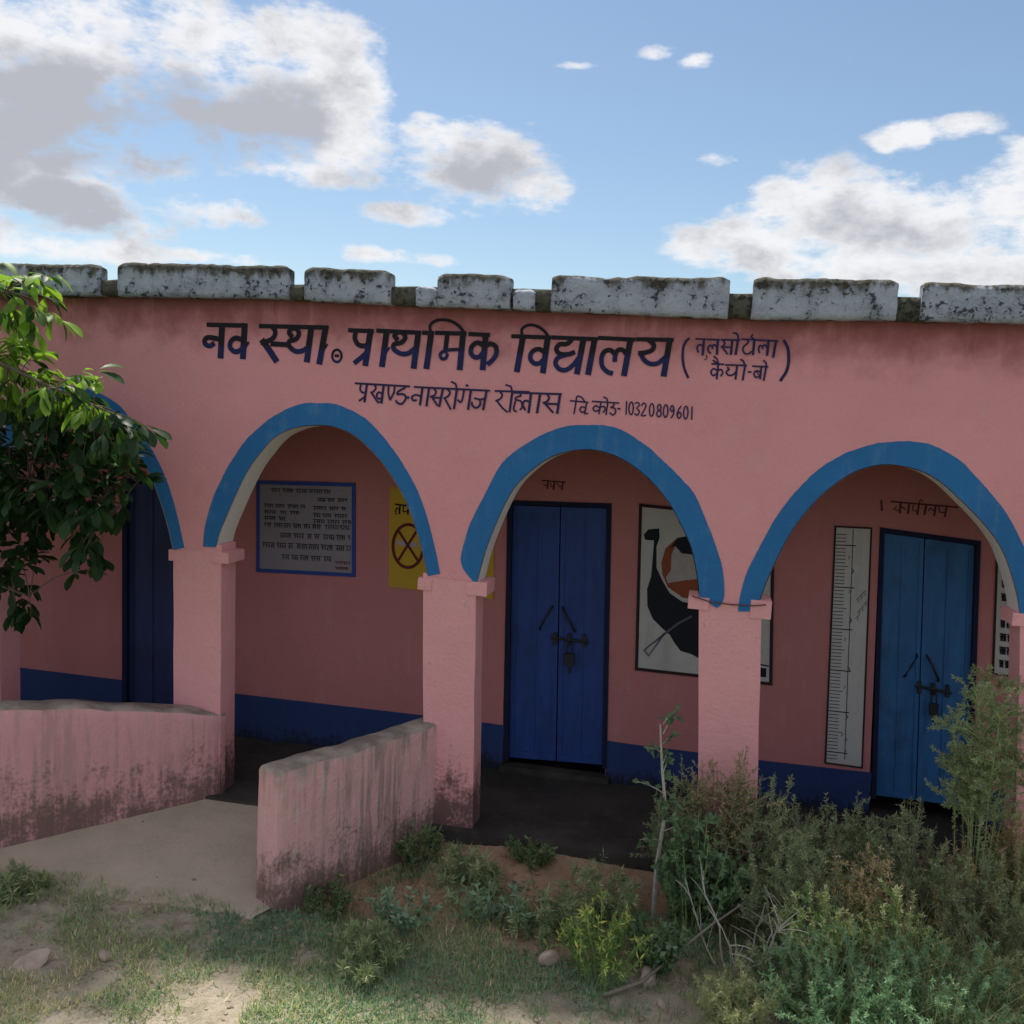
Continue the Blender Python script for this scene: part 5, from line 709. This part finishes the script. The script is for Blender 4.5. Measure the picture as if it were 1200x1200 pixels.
# ------------------------------------------------------------------ ground and ramp
def gz(x, y):
    z = -.095-.045*min(1, max(0, -y/1.1))-.02*min(1, max(0, -y-1.1))
    if y < .3:
        z += .055*math.exp(-((x+.75)/.6)**2-((y+.02)/.22)**2)
        z += .022*noise.noise(Vector((x*1.3, y*1.3, 0)))+.012*noise.noise(Vector((x*5, y*5, 2)))+.010*noise.noise(Vector((x*15, y*15, 4)))+.004*noise.noise(Vector((x*34, y*34, 5)))
    if y > .0: z = min(z, -.09-.3*min(1, y*2))
    # bed of the ramp
    if -4.6 < x < -1.45 and y > -1.0: z -= .05
    return z
def axis(lo, hi, st, far):
    a_ = list(np.arange(lo, hi, st)); s_ = st; v = hi; out = []
    while v < far: s_ *= 1.35; out.append(v); v += s_
    out.append(far); v = lo; pre = []; s_ = st
    while v > -far:
        s_ *= 1.35; v -= s_; pre.append(max(v, -far))
    return pre[::-1]+a_+out
XS = axis(-4.6, 3.0, .035, 400); YS = axis(-2.6, .12, .035, 400)
vs = [(x, y, gz(x, y)) for y in YS for x in XS]; nx = len(XS)
fs = [(j*nx+i, j*nx+i+1, (j+1)*nx+i+1, (j+1)*nx+i) for j in range(len(YS)-1) for i in range(nx-1)]
g = mk('ground', vs, fs, M['soil'], smooth=True, kind='structure')
# ramp: dusty cement sheet between the two flank walls
fl, fr_, nr, nl = Vector((-3.12, .10)), Vector((-1.50, .10)), Vector((-2.22, -1.16)), Vector((-4.75, -1.22))
NU, NV = 60, 44; vs = []
for j in range(NV+1):
    for i in range(NU+1):
        u, v = i/NU, j/NV; p = fl.lerp(fr_, u).lerp(nl.lerp(nr, u), v)
        if j == NV: p = p+Vector((0, .05*noise.noise(Vector((u*9, 0, 1)))+.03*noise.noise(Vector((u*30, 0, 1)))))
        z = -.012-.118*min(1, max(0, (.0-p.y)/1.1))+.004*noise.noise(Vector((p.x*3, p.y*3, 7)))+.0015*noise.noise(Vector((p.x*20, p.y*20, 7)))
        if j >= NV-1: z -= .03*(j-NV+2)
        vs.append((p.x, p.y, z))
fs = [(j*(NU+1)+i, (j+1)*(NU+1)+i, (j+1)*(NU+1)+i+1, j*(NU+1)+i+1) for j in range(NV) for i in range(NU)]
mk('ramp', vs, fs, M['ramp'], smooth=True, kind='structure')

def flank(name, pts, th, mat, label):
    """pts: (x, y, base z, top z) along the visible foot of the wall; th signed thickness to the left of travel"""
    P = [Vector((a_, b_)) for a_, b_, _, _ in pts]; n = 26; path = []; d = [0]
    for a_, b_ in zip(P, P[1:]): d.append(d[-1]+(b_-a_).length)
    for i in range(n+1):
        s_ = d[-1]*i/n; j = 0
        while j < len(P)-2 and d[j+1] < s_: j += 1
        f = (s_-d[j])/(d[j+1]-d[j]); p = P[j].lerp(P[j+1], f); t_ = (P[j+1]-P[j]).normalized()
        zb = -.32; zt = pts[j][3]+(pts[j+1][3]-pts[j][3])*f
        zt += .010*noise.noise(Vector((s_*5, 1, 2)))
        if i == n: zt -= .012
        path.append((Vector((p.x, p.y, zb)), Vector((-t_.y, t_.x, 0))*th, Vector((0, 0, zt-zb))))
    m = 14; prof = [(.0-.012*(1-j/m), j/m) for j in range(m)] + [(.01, .985), (.10, 1.0), (.5, 1.004), (.9, 1.0), (1.0, .985)] + [(1.0, 1-j/m) for j in range(1, m+1)]
    # close the near end with a rounded cap
    o_, sv, uv = path[-1]; fwd = (path[-1][0]-path[-2][0]).normalized()
    path.append((o_+fwd*.012+sv*.04, sv*.92, uv*.992)); 
    o = sweep(name, path, prof, mat, None, amp=.006, fr=7)
    return tag(o, label, 'wall')
flank('ramp_wall', [(-2.985, .03, -.1, .54), (-3.30, -.28, -.12, .628), (-3.70, -.66, -.14, .722), (-3.93, -.88, -.15, .748), (-4.7, -1.6, -.17, .74)], -.17, M['rampwall'], 'long low pink ramp wall running off the left edge of the photo')
rw = flank('ramp_wall', [(-1.515, .03, -.1, .655), (-1.62, -.16, -.1, .648), (-1.80, -.47, -.12, .640), (-1.95, -.73, -.14, .640), (-2.11, -1.02, -.16, .652)], -.165, M['rampwall2'], 'short low ramp wall streaked grey, its broken end facing the viewer')

# ------------------------------------------------------------------ plants
FINE = ('fine', 'olive', 'dryfine', 'pale', 'blue', 'arching', 'finelow', 'twiggy')
class Leaves:
    """collects leaf blades as folded quads (numpy)"""
    def __init__(s): s.V = []; s.F = []; s.T = []; s.n = 0
    def add(s, base, dirv, wv, L, W, tint, curl=None):
        """base, dirv, wv (n,3); L, W (n,)"""
        n = len(base); L = L[:, None]; W = W[:, None]
        nrm = np.cross(dirv, wv); c = (0 if curl is None else curl)
        m = base+dirv*L*.5+nrm*L*c
        P = np.stack([base, m-wv*W*.5+nrm*W*.15, base+dirv*L, m+wv*W*.5+nrm*W*.15], 1)
        s.V.append(P.reshape(-1, 3)); s.F.append((np.arange(n*4)+s.n).reshape(-1, 4)); s.T.append(tint); s.n += n*4
    def build(s, name, mat, parent=None, kind=None):
        return mk_np(name, np.concatenate(s.V), np.concatenate(s.F), mat, parent, np.concatenate(s.T), kind)
def unit(v): return v/np.maximum(1e-9, np.linalg.norm(v, axis=-1, keepdims=True))
def curve_stem(b, tip, sag, n=7):
    b, tip = Vector(b), Vector(tip); pts = []
    for i in range(n):
        t_ = i/(n-1); p = b.lerp(tip, t_); p.z += sag*math.sin(math.pi*t_)*(tip-b).length
        p += noise.noise_vector(p*6)*(.02 if abs(sag) < .15 else .10)*t_; pts.append(p)
    return pts
KIND = {
 'fine': dict(ns=38, per=75, L=(.012, .032), W=(.16), spread=.9, col='g', rad=.0022, bl=.14, br=3),
 'olive': dict(ns=38, per=75, L=(.012, .030), W=(.15), spread=.9, col='olive', rad=.0022, bl=.14, br=3),
 'dryfine': dict(ns=46, per=60, L=(.008, .024), W=(.2), spread=.9, col='dry', rad=.002, bl=.12, br=3),
 'pale': dict(ns=34, per=80, L=(.012, .030), W=(.22), spread=.8, col='pale', rad=.0022, bl=.12, br=3),
 'blue': dict(ns=62, per=70, L=(.010, .026), W=(.24), spread=1.25, col='blue', rad=.002, bl=.12, br=3),
 'arching': dict(ns=12, per=60, L=(.014, .030), W=(.24), spread=.8, col='g', rad=.003, bl=.19, br=26),
 'finelow': dict(ns=30, per=35, L=(.03, .06), W=(.14), spread=1.1, col='g', rad=.0015, bl=.06, br=1),
 'dark': dict(ns=20, per=30, L=(.016, .038), W=(.28), spread=1.2, col='dark', rad=.002, bl=.08, br=2),
 'round': dict(ns=20, per=40, L=(.018, .036), W=(.62), spread=.95, col='deep', rad=.003, bl=.12, br=2),
 'yellowish': dict(ns=34, per=34, L=(.018, .038), W=(.22), spread=1.0, col='yel', rad=.002, bl=.09, br=2),
 'twiggy': dict(ns=26, per=34, L=(.012, .028), W=(.35), spread=.95, col='brown', rad=.0032, bl=.20, br=5),
 'thistle': dict(ns=11, per=22, L=(.018, .04), W=(.45), spread=1.5, col='thistle', rad=.003, bl=.05, br=1),
 'bare': dict(ns=9, per=2, L=(.01, .02), W=(.3), spread=1.7, col='brown', rad=.0055, bl=.2, br=4),
 'sapling': dict(ns=1, per=0, L=(.03, .05), W=(.65), spread=.1, col='deep', rad=.012, bl=.2, br=0),
}
PM = {'g': plant_mat('green weed leaves', [(0, (.06, .085, .045)), (.6, (.11, .13, .07)), (1, (.20, .175, .11))]),
 'olive': plant_mat('olive weed leaves', [(0, (.07, .09, .045)), (.6, (.13, .135, .075)), (1, (.23, .19, .125))]),
 'dry': plant_mat('seeding weed leaves', [(0, (.075, .09, .035)), (.5, (.16, .14, .06)), (1, (.27, .18, .12))]),
 'pale': plant_mat('pale weed leaves', [(0, (.07, .12, .05)), (.7, (.14, .18, .07)), (1, (.34, .32, .16))]),
 'blue': plant_mat('blue green feathery leaves', [(0, (.05, .10, .055)), (.7, (.10, .16, .095)), (1, (.20, .23, .14))]),
 'dark': plant_mat('dark weed leaves', [(0, (.03, .05, .022)), (.7, (.06, .08, .04)), (1, (.13, .12, .06))]),
 'deep': plant_mat('deep green round leaves', [(0, (.025, .05, .025)), (.7, (.055, .085, .045)), (1, (.15, .17, .10))]),
 'yel': plant_mat('yellow green leaves', [(0, (.045, .08, .025)), (.6, (.075, .115, .035)), (1, (.17, .18, .045))]),
 'brown': plant_mat('withered leaves', [(0, (.06, .075, .03)), (.4, (.12, .10, .055)), (1, (.22, .14, .10))]),
 'thistle': plant_mat('grey green prickly leaves', [(0, (.05, .085, .055)), (.7, (.09, .125, .085)), (1, (.16, .19, .14))])}
SM = {'fine': 'deadwood', 'bare': 'palebark', 'twiggy': 'deadwood', 'dryfine': 'deadwood', 'sapling': 'palebark'}
green_stem = plant_mat('green stems', [(0, (.10, .13, .05)), (1, (.14, .14, .06))], .05)
GROUPS = {'tall_weed': 'weeds crowding the right half of the veranda front', 'seeding_weed': 'weeds crowding the right half of the veranda front', 'feathery_weed': 'weeds crowding the right half of the veranda front',
          'dark_weed': 'small weeds on the soil', 'small_weed': 'small weeds on the soil', 'thistle_plant': 'prickly plants on the soil'}
for idx, (kind, X, Y, H, W, lab_, nm, cat) in enumerate(PLANTS):
    K = KIND[kind]; rr = random.Random(idx*7+1); rg = np.random.default_rng(idx+50)
    z0 = gz(X, Y)-.01; root = thing(nm, lab_, cat, (X, Y, z0), GROUPS.get(nm)); st = MB(); lv = Leaves()
    big = max(.6, min(1.6, (H*W)/.33)) if kind not in ('bare', 'sapling', 'arching', 'thistle') else 1
    twigs = []
    if kind == 'sapling':
        P = [Vector((X, Y, z0)), Vector((X+.0, Y+.01, z0+.3)), Vector((X+.03, Y+.02, z0+.62)), Vector((X-.005, Y+.02, z0+.85)), Vector((X-.03, Y, z0+H))]
        st.tube(P, .015, .005, 6)
        for j in range(15):
            t_ = .30+.7*j/14; pz = z0+H*t_; p = Vector((X+.02*math.sin(t_*4), Y+.01, pz)); a_ = rr.uniform(0, 6.28); l_ = rr.uniform(.08, .2)*(1.3-t_*.6)
            tip = p+Vector((math.cos(a_)*l_, math.sin(a_)*l_*.6, rr.uniform(.02, .10))); pts = curve_stem(p, tip, .1, 5); st.tube(pts, .003, .0012, 4); twigs.append((pts, 7))
    else:
        ns = int(K['ns']*big*1.25)
        for j in range(ns):
            a_ = rr.uniform(0, 6.28); f = math.sqrt(rr.random()); r_ = W*.5*K['spread']*1.15*f
            hh = H*(1.0-.45*f*f)*rr.uniform(.62, 1.0) if kind != 'bare' else H*rr.uniform(.45, 1)
            if kind == 'arching': hh = H*rr.uniform(.62, .95)
            b = Vector((X+math.cos(a_)*r_*.35, Y+math.sin(a_)*r_*.35, z0)); tip = Vector((X+math.cos(a_)*r_, min(Y+math.sin(a_)*r_, -.03), z0+hh))
            sag = rr.uniform(-.08, .12) if kind != 'bare' else rr.uniform(-.3, .3)
            pts = curve_stem(b, tip, sag); st.tube(pts, K['rad'], K['rad']*.4, 4); twigs.append((pts, K['per']))
            for q_ in range(K['br']):
                i = rr.randint(2, 5) if kind != 'arching' else rr.randint(4, 6); p = pts[i]; d_ = Vector((rr.uniform(-1, 1), rr.uniform(-1, 1), rr.uniform(.1, 1.1))).normalized()
                e2 = p+d_*K['bl']*rr.uniform(.5, 1.1); e2.z = min(e2.z, z0+H*1.03); e2.y = min(e2.y, -.02)
                p2 = curve_stem(p, e2, .08, 4); st.tube(p2, K['rad']*.6, K['rad']*.3, 3); twigs.append((p2, int(K['per']*.35)))
    for pts, per in twigs:
        if per <= 0: continue
        A_ = np.array([tuple(p) for p in pts]); n = int(per*(2.6 if kind in FINE else 1.4)); t_ = rg.uniform(.12 if kind != 'arching' else .45, 1, n)*(len(A_)-1.001); i = t_.astype(int); f = (t_-i)[:, None]
        base = A_[i]*(1-f)+A_[i+1]*f; ax = unit(A_[i+1]-A_[i]); rd = rg.normal(size=(n, 3)); d_ = unit(ax*.55+unit(rd)*.9)
        if kind == 'thistle': d_[:, 2] = d_[:, 2]*.5+.1; d_ = unit(d_)
        wv = unit(np.cross(d_, rg.normal(size=(n, 3)))); L_ = rg.uniform(*K['L'], n); tn = np.clip(rg.beta(2, 3, n)*.8+.35*(t_/(len(A_)-1)-.5)+rg.normal(0, .08), 0, 1)
        if kind in ('dryfine', 'yellowish', 'pale'): tn = np.clip(tn+.45*(t_/(len(A_)-1) > .82), 0, 1)
        L_ = L_*(1.0 if kind in FINE else 1.25)
        lv.add(base, d_, wv, L_, L_*K['W']*rg.uniform(.7, 1.2, n), tn, rg.uniform(-.12, .12, n)[:, None])
    st.build('stems', M[SM[kind]] if kind in SM else green_stem, root)
    if lv.n: lv.build('foliage', PM[K['col']], root)

# ------------------------------------------------------------------ grass, ground cover, straw
def scatter(n, x0, x1, y0, y1): return rng.uniform(x0, x1, n), rng.uniform(y0, y1, n)
def nz2(x, y, s, o): return np.array([noise.noise(Vector((a_*s, b_*s, o))) for a_, b_ in zip(x, y)])
def on_ramp(x, y):
    left = -3.0-(-y)*1.05; right = -1.5-(-y)*.62
    return (y > -1.03+.05*np.sin(x*9)+.03*np.sin(x*31)) & (x > left-.6) & (x < right+.02)
def gauss(x, y, cx_, cy_, sx, sy): return np.exp(-((x-cx_)/sx)**2-((y-cy_)/sy)**2)
def density(x, y):
    d_ = .46+1.2*nz2(x, y, 2.2, 3)+1.0*nz2(x, y, 7, 9)
    d_ += .75*gauss(x, y, -1.35, -1.2, .75, .28)+.5*gauss(x, y, .9, -.8, 1.2, .7)+.35*gauss(x, y, -1.0, -1.75, 1.0, .3)
    d_ -= .85*gauss(x, y, -.75, -.25, .62, .33)+.9*gauss(x, y, -.75, -.95, .25, .10)+1.0*gauss(x, y, .1, -1.3, .45, .25)+.9*gauss(x, y, -3.05, -1.75, .35, .12)
    d_ -= .35*gauss(x, y, -3.0, -1.25, .9, .15)
    return d_
def blades(n, x0, x1, y0, y1, name, label, mat, h, w_, lean, thr, tintf, inv=False):
    x, y = scatter(n, x0, x1, y0, y1); d_ = density(x, y); k = (rng.random(n) < np.clip((d_-thr)*1.5, 0.0, 1))
    if inv: k = rng.random(n) < np.clip(.9-d_, .15, 1)*.8
    k &= ~on_ramp(x, y) & (y < -.07); x, y = x[k], y[k]; n = len(x); z = np.array([gz(a_, b_) for a_, b_ in zip(x, y)])
    a_ = rng.uniform(0, 6.28, n); tl = rng.uniform(*lean, n); d3 = np.stack([np.cos(a_)*np.sin(tl), np.sin(a_)*np.sin(tl), np.cos(tl)], 1)
    wv = unit(np.cross(d3, np.tile([0, 0, 1.0], (n, 1))+rng.normal(0, .2, (n, 3)))); L_ = rng.uniform(*h, n)
    lv = Leaves(); lv.add(np.stack([x, y, z-.003], 1), d3, wv, L_, np.full(n, w_)*rng.uniform(.6, 1.3, n), tintf(x, y, n), rng.uniform(.02, .15, n)[:, None])
    o = lv.build(name, mat, None, 'stuff'); tag(o, label, name.replace('_', ' ')); return o
grass_mat = plant_mat('grass blades', [(0, (.04, .075, .045)), (.35, (.075, .11, .06)), (.7, (.13, .145, .065)), (1, (.28, .23, .14))], .25)
def tg(x, y, n): return np.clip(.28+.30*np.clip((-y-1.25)*2, 0, 1)+.35*nz2(x, y, 1.6, 5)+.18*np.clip(-x-2.2, 0, 1)+rng.normal(0, .2, n), 0, 1)
blades(210000, -4.6, 3.0, -2.5, -.05, 'grass', 'short patchy green and straw grass in the foreground', grass_mat, (.012, .070), .0046, (.3, 1.4), .0, tg)
def tc(x, y, n): return np.clip(.18+.2*nz2(x, y, 3, 8)+rng.normal(0, .12, n), 0, 1)
cover_mat = plant_mat('creeping cover leaves', [(0, (.04, .095, .06)), (.5, (.07, .14, .065)), (1, (.17, .20, .10))], .2)
blades(120000, -2.6, 2.6, -1.95, -.3, 'ground_cover', 'tiny leaved creeping green cover below the short ramp wall', cover_mat, (.008, .022), .009, (.5, 1.4), .35, tc)
straw_mat = plant_mat('straw', [(0, (.24, .19, .12)), (1, (.48, .39, .26))], .05, gain=1.0)
blades(14000, -4.4, 2.2, -2.4, -.25, 'straw', 'dry straw bits lying over the soil', straw_mat, (.03, .16), .0026, (1.35, 1.56), .0, lambda x, y, n: rng.random(n), inv=True)
# tall bent dry and green grass stems rising out of the weeds
def long_grass(n, x0, x1, y0, y1, name, label, mat, h, wd):
    x, y = scatter(n, x0, x1, y0, y1); k = rng.random(n) < .25+1.1*np.clip(nz2(x, y, 3, 12)+.3, 0, 1); x, y = x[k], y[k]; n = len(x)
    z = np.array([gz(a_, b_) for a_, b_ in zip(x, y)]); a_ = rng.uniform(0, 6.28, n); H_ = rng.uniform(*h, n); ln = rng.uniform(.1, .75, n)
    hd = np.stack([np.cos(a_), np.sin(a_)*.7, np.zeros(n)], 1); sd = np.stack([-np.sin(a_), np.cos(a_), np.zeros(n)], 1)+rng.normal(0, .3, (n, 3)); sd = unit(sd); K_ = 5; rows = []
    for i in range(K_):
        t_ = i/(K_-1); c = np.stack([x, y, z], 1)+hd*(H_*ln*t_*t_)[:, None]+np.array([0, 0, 1])*(H_*(t_-.28*ln*t_*t_))[:, None]; c[:, 1] = np.minimum(c[:, 1], -.03)
        ww = wd*(1-.8*t_); rows += [c-sd*ww/2, c+sd*ww/2]
    V_ = np.stack(rows, 1).reshape(-1, 3); f = np.concatenate([np.array([[2*i, 2*i+1, 2*i+3, 2*i+2]])+(np.arange(n)*2*K_)[:, None] for i in range(K_-1)])
    tn = np.tile(np.clip(rng.beta(1.5, 1.5, n), 0, 1), K_-1)
    o = mk_np(name, V_, f, mat, None, tn, 'stuff'); tag(o, label, 'grass')
lg_mat = plant_mat('long grass', [(0, (.08, .12, .045)), (.5, (.15, .155, .075)), (1, (.26, .21, .13))], .2, gain=1.6)
long_grass(9000, .62, 2.6, -1.55, -.12, 'long_grass', 'wispy long green and straw stems among the weeds at the right', lg_mat, (.18, .62), .0034)
long_grass(1300, -1.9, .3, -1.5, -.35, 'short_tufts', 'thin grass tufts between the ramp wall and the weeds', lg_mat, (.05, .16), .004)
long_grass(700, .25, .7, -.75, -.15, 'grass_fringe', 'thin grass among the dry shrub by the pillar', lg_mat, (.12, .35), .0034)
litter_mat = plant_mat('dead leaf litter', [(0, (.14, .085, .045)), (1, (.30, .21, .12))], .05, gain=1.0)
blades(1500, -4.4, 2.2, -2.4, -.15, 'leaf_litter', 'curled dead leaves lying on the yard', litter_mat, (.014, .036), .015, (1.2, 1.56), .0, lambda x, y, n: rng.random(n), inv=True)
# clods and pebbles
V = []; F_ = []; ico = bmesh.new(); bmesh.ops.create_icosphere(ico, subdivisions=1, radius=1); iv = np.array([v.co[:] for v in ico.verts]); if_ = np.array([[v.index for v in f.verts] for f in ico.faces]); ico.free()
x, y = scatter(6000, -4.4, 2.6, -2.4, -.08); k = ~on_ramp(x, y) | (rng.random(6000) < .03); x, y = x[k], y[k]
for i, (a_, b_) in enumerate(zip(x, y)):
    r_ = .0025+.016*rng.random()**6; V.append(iv*rng.uniform(.6, 1.3, (len(iv), 1))*r_*np.array([1.3, 1, .7])+np.array([a_, b_, (gz(a_, b_) if not on_ramp(np.array([a_]), np.array([b_]))[0] else -.012+.107*b_)+r_*.2])); F_.append(if_+i*len(iv))
o = mk_np('gravel', np.concatenate(V), np.concatenate(F_), M['soil'], None, None, 'stuff'); tag(o, 'scattered clods and pebbles on the soil', 'gravel')

# stones, stick, flat bare patch
def stone(x, y, s_, sd, lab_):
    bm = bmesh.new(); bmesh.ops.create_icosphere(bm, subdivisions=3, radius=1)
    for v in bm.verts:
        n_ = noise.noise(v.co*1.3+Vector((sd, 0, 0)))*.35+noise.noise(v.co*4+Vector((sd, 0, 0)))*.08; v.co *= 1+n_; v.co = Vector((v.co.x*s_[0], v.co.y*s_[1], v.co.z*s_[2]))
    me = bpy.data.meshes.new('stone'); bm.to_mesh(me); bm.free(); o = link('stone', me, M['stone']); o.location = (x, y, gz(x, y)+s_[2]*.55); o.rotation_euler = (.35, -.4, sd)
    for p in me.polygons: p.use_smooth = True
    tag(o, lab_, 'stone', 'stones on the soil')
stone(-.59, -1.10, (.062, .03, .055), .3, 'tilted pinkish stone standing alone left of the yellow green bush')
stone(-.10, -1.10, (.055, .04, .04), 1.4, 'rounded pinkish stone against the lower end of the fallen stick')
stone(-.02, -1.28, (.03, .025, .014), 2.2, 'small flat stone on bare soil at the bottom, below the fallen stick')
stone(-3.02, -1.78, (.10, .06, .02), .8, 'broad flat pale stone half sunk in the sunlit soil at lower left')
stone(-2.72, -1.62, (.045, .03, .018), 2.6, 'small pale stone beside the broad flat one')
stone(-1.02, -.52, (.028, .022, .012), 3.1, 'smallest stone, on the bare soil under the veranda edge')
s_ = MB().tube([(-.30, -1.30, gz(-.3, -1.3)+.012), (-.13, -1.17, -.10), (.03, -1.0, -.02), (.2, -.84, .07), (.42, -.66, .17)], .011, .005, 6)
tag(s_.build('fallen_stick', M['deadwood'], None, True), 'thin fallen stick leaning up from the soil into the weeds', 'stick')

# ------------------------------------------------------------------ the tree at the left
TR = Vector((-5.35, -.9, 0)); TR.z = gz(TR.x, TR.y)-.05
tree = thing('leafy_tree', 'leafy tree overhanging the left edge, sunlit on top and dark below', 'tree', TR)
tk = MB().tube([TR, TR+Vector((.05, .02, .8)), TR+Vector((.0, .05, 1.7)), TR+Vector((.1, 0, 2.7)), TR+Vector((.05, .05, 3.1))], .09, .035, 10)
tk.build('trunk', M['bark'], tree, True)
limbs = [[TR+Vector((.0, .03, 1.5)), (-4.8, -.75, 1.9), (-4.2, -.62, 2.1), (-3.75, -.55, 2.05), (-3.4, -.5, 1.95)],
         [TR+Vector((.06, .0, 2.3)), (-4.7, -.85, 2.75), (-4.1, -.85, 2.8), (-3.7, -.85, 2.68), (-3.25, -.82, 2.5)],
         [TR+Vector((.1, .0, 2.8)), (-4.9, -.8, 3.0), (-4.4, -.8, 3.15), (-3.95, -.8, 3.15)],
         [TR+Vector((.0, .0, 1.1)), (-4.9, -.7, 1.35), (-4.4, -.6, 1.5), (-4.0, -.55, 1.35)],
         [TR+Vector((.1, .0, 2.6)), (-5.5, -1.0, 3.0), (-5.7, -1.0, 3.3)], [TR+Vector((.0, .0, 2.0)), (-5.9, -.9, 2.6), (-6.4, -.9, 2.9)]]
LP = []
for L_ in limbs:
    L_ = [Vector(p) for p in L_]; fine_ = []
    for a_, b_ in zip(L_, L_[1:]): fine_ += [a_.lerp(b_, t_/4)+noise.noise_vector(a_.lerp(b_, t_/4)*3)*.03 for t_ in range(4)]
    fine_.append(L_[-1]); MB().tube(fine_, .017, .006, 7).build('branch', M['bark'], tree, True); LP += fine_
sprigs = [Vector(p) for p in LEAF_SPRIGS]
extra = []
while len(extra) < 110:
    p = Vector((random.uniform(-6.1, -4.55), random.uniform(-1.1, -.3), random.uniform(1.1, 3.35)))
    q_ = Vector(((p.x+5.2)/.9, (p.y+.9)/.65, (p.z-2.3)/1.2))
    if q_.length < 1: extra.append(p)
tw = MB(); spr = []
for i, p in enumerate(sprigs+extra):
    near = min(LP, key=lambda a_: (a_-p).length+(.2 if a_.x > p.x+.1 else 0)); d_ = p-near
    if d_.length < .03: continue
    pts = [near.lerp(p, t_/4)+Vector((0, 0, .10*d_.length*math.sin(math.pi*t_/4)))+noise.noise_vector(p+Vector((t_, 0, 0)))*.01*(0 < t_ < 4) for t_ in range(5)]
    tw.tube(pts, .0045, .002, 4); spr.append((p, (pts[4]-pts[3]).normalized(), i < len(sprigs)))
tw.build('twigs', M['bark'], tree)['kind'] = 'stuff'
# one leaf: obovate blade folded along its midrib, curling down
def leaf_mesh(curl, tint):
    st_ = [(0, .0), (.12, .04), (.32, .13), (.55, .20), (.75, .21), (.9, .13), (1.0, .0)]; vs = []; fs = []
    for t_, w_ in st_:
        z = -curl*t_*t_; vs += [(t_, -w_, z+w_*.35), (t_, 0, z), (t_, w_, z+w_*.35)]
    for i in range(len(st_)-1):
        for j in range(2): fs.append((i*3+j, (i+1)*3+j, (i+1)*3+j+1, i*3+j+1))
    me = bpy.data.meshes.new('leaf'); me.from_pydata(vs, [], fs); at = me.attributes.new('tint', 'FLOAT', 'FACE'); at.data.foreach_set('value', [tint]*len(fs))
    me.polygons.foreach_set('use_smooth', [True]*len(fs)); me.materials.append(M['leaf']); return me
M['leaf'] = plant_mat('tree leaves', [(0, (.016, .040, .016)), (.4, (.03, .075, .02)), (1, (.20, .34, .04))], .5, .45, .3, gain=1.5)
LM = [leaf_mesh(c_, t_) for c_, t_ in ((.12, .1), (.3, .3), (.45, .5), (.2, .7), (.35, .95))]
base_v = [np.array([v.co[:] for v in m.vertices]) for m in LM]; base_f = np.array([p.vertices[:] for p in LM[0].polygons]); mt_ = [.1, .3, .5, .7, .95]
cnt = 0; SV = []; SF = []; STt = []; off = 0
jobs = []
for p, d_, vis in spr:
    for j in range((9 if p.z > 2.35 else 9) if vis else 6):
        a_ = random.uniform(0, 2*math.pi); side = Vector((math.cos(a_), math.sin(a_), 0)); dd = (d_*.7+side*.9+Vector((0, 0, random.uniform(-.95, .05)))).normalized()
        L_ = random.uniform(.06, .155); up_ = (Vector((0, 0, 1))+Vector((random.uniform(-.5, .5), random.uniform(-.5, .5), 0))).normalized()
        y_ = up_.cross(dd).normalized(); z_ = dd.cross(y_); k_ = random.choice((1, 2, 3, 3, 4, 4)) if p.z > 2.5 else random.choice((0, 0, 0, 1))  # bright tints above, dark below: sun and shade put into leaf colour
        o_ = p+d_*random.uniform(-.06, .04)+side*.01
        if o_.y > -.2: continue
        mtx = Matrix(((dd.x*L_, y_.x*L_, z_.x*L_, o_.x), (dd.y*L_, y_.y*L_, z_.y*L_, o_.y), (dd.z*L_, y_.z*L_, z_.z*L_, o_.z), (0, 0, 0, 1)))
        jobs.append((not vis, o_.y, k_, mtx))
jobs.sort(key=lambda j_: (j_[0], j_[1]))
for i, (_, _, k_, mtx) in enumerate(jobs):
    if i < 299:
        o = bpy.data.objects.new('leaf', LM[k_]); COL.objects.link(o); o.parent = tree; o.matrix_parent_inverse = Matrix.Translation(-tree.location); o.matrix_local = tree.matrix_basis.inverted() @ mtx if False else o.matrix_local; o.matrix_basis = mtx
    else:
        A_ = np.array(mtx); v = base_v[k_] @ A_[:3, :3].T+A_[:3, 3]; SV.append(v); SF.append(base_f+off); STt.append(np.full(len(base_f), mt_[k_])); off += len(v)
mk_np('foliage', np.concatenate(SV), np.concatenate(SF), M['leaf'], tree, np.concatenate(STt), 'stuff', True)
print('leaves', len(jobs))

S.render.engine = 'CYCLES'
S.cycles.use_denoising = True
S.cycles.max_bounces = 8; S.cycles.diffuse_bounces = 5; S.cycles.transparent_max_bounces = 8
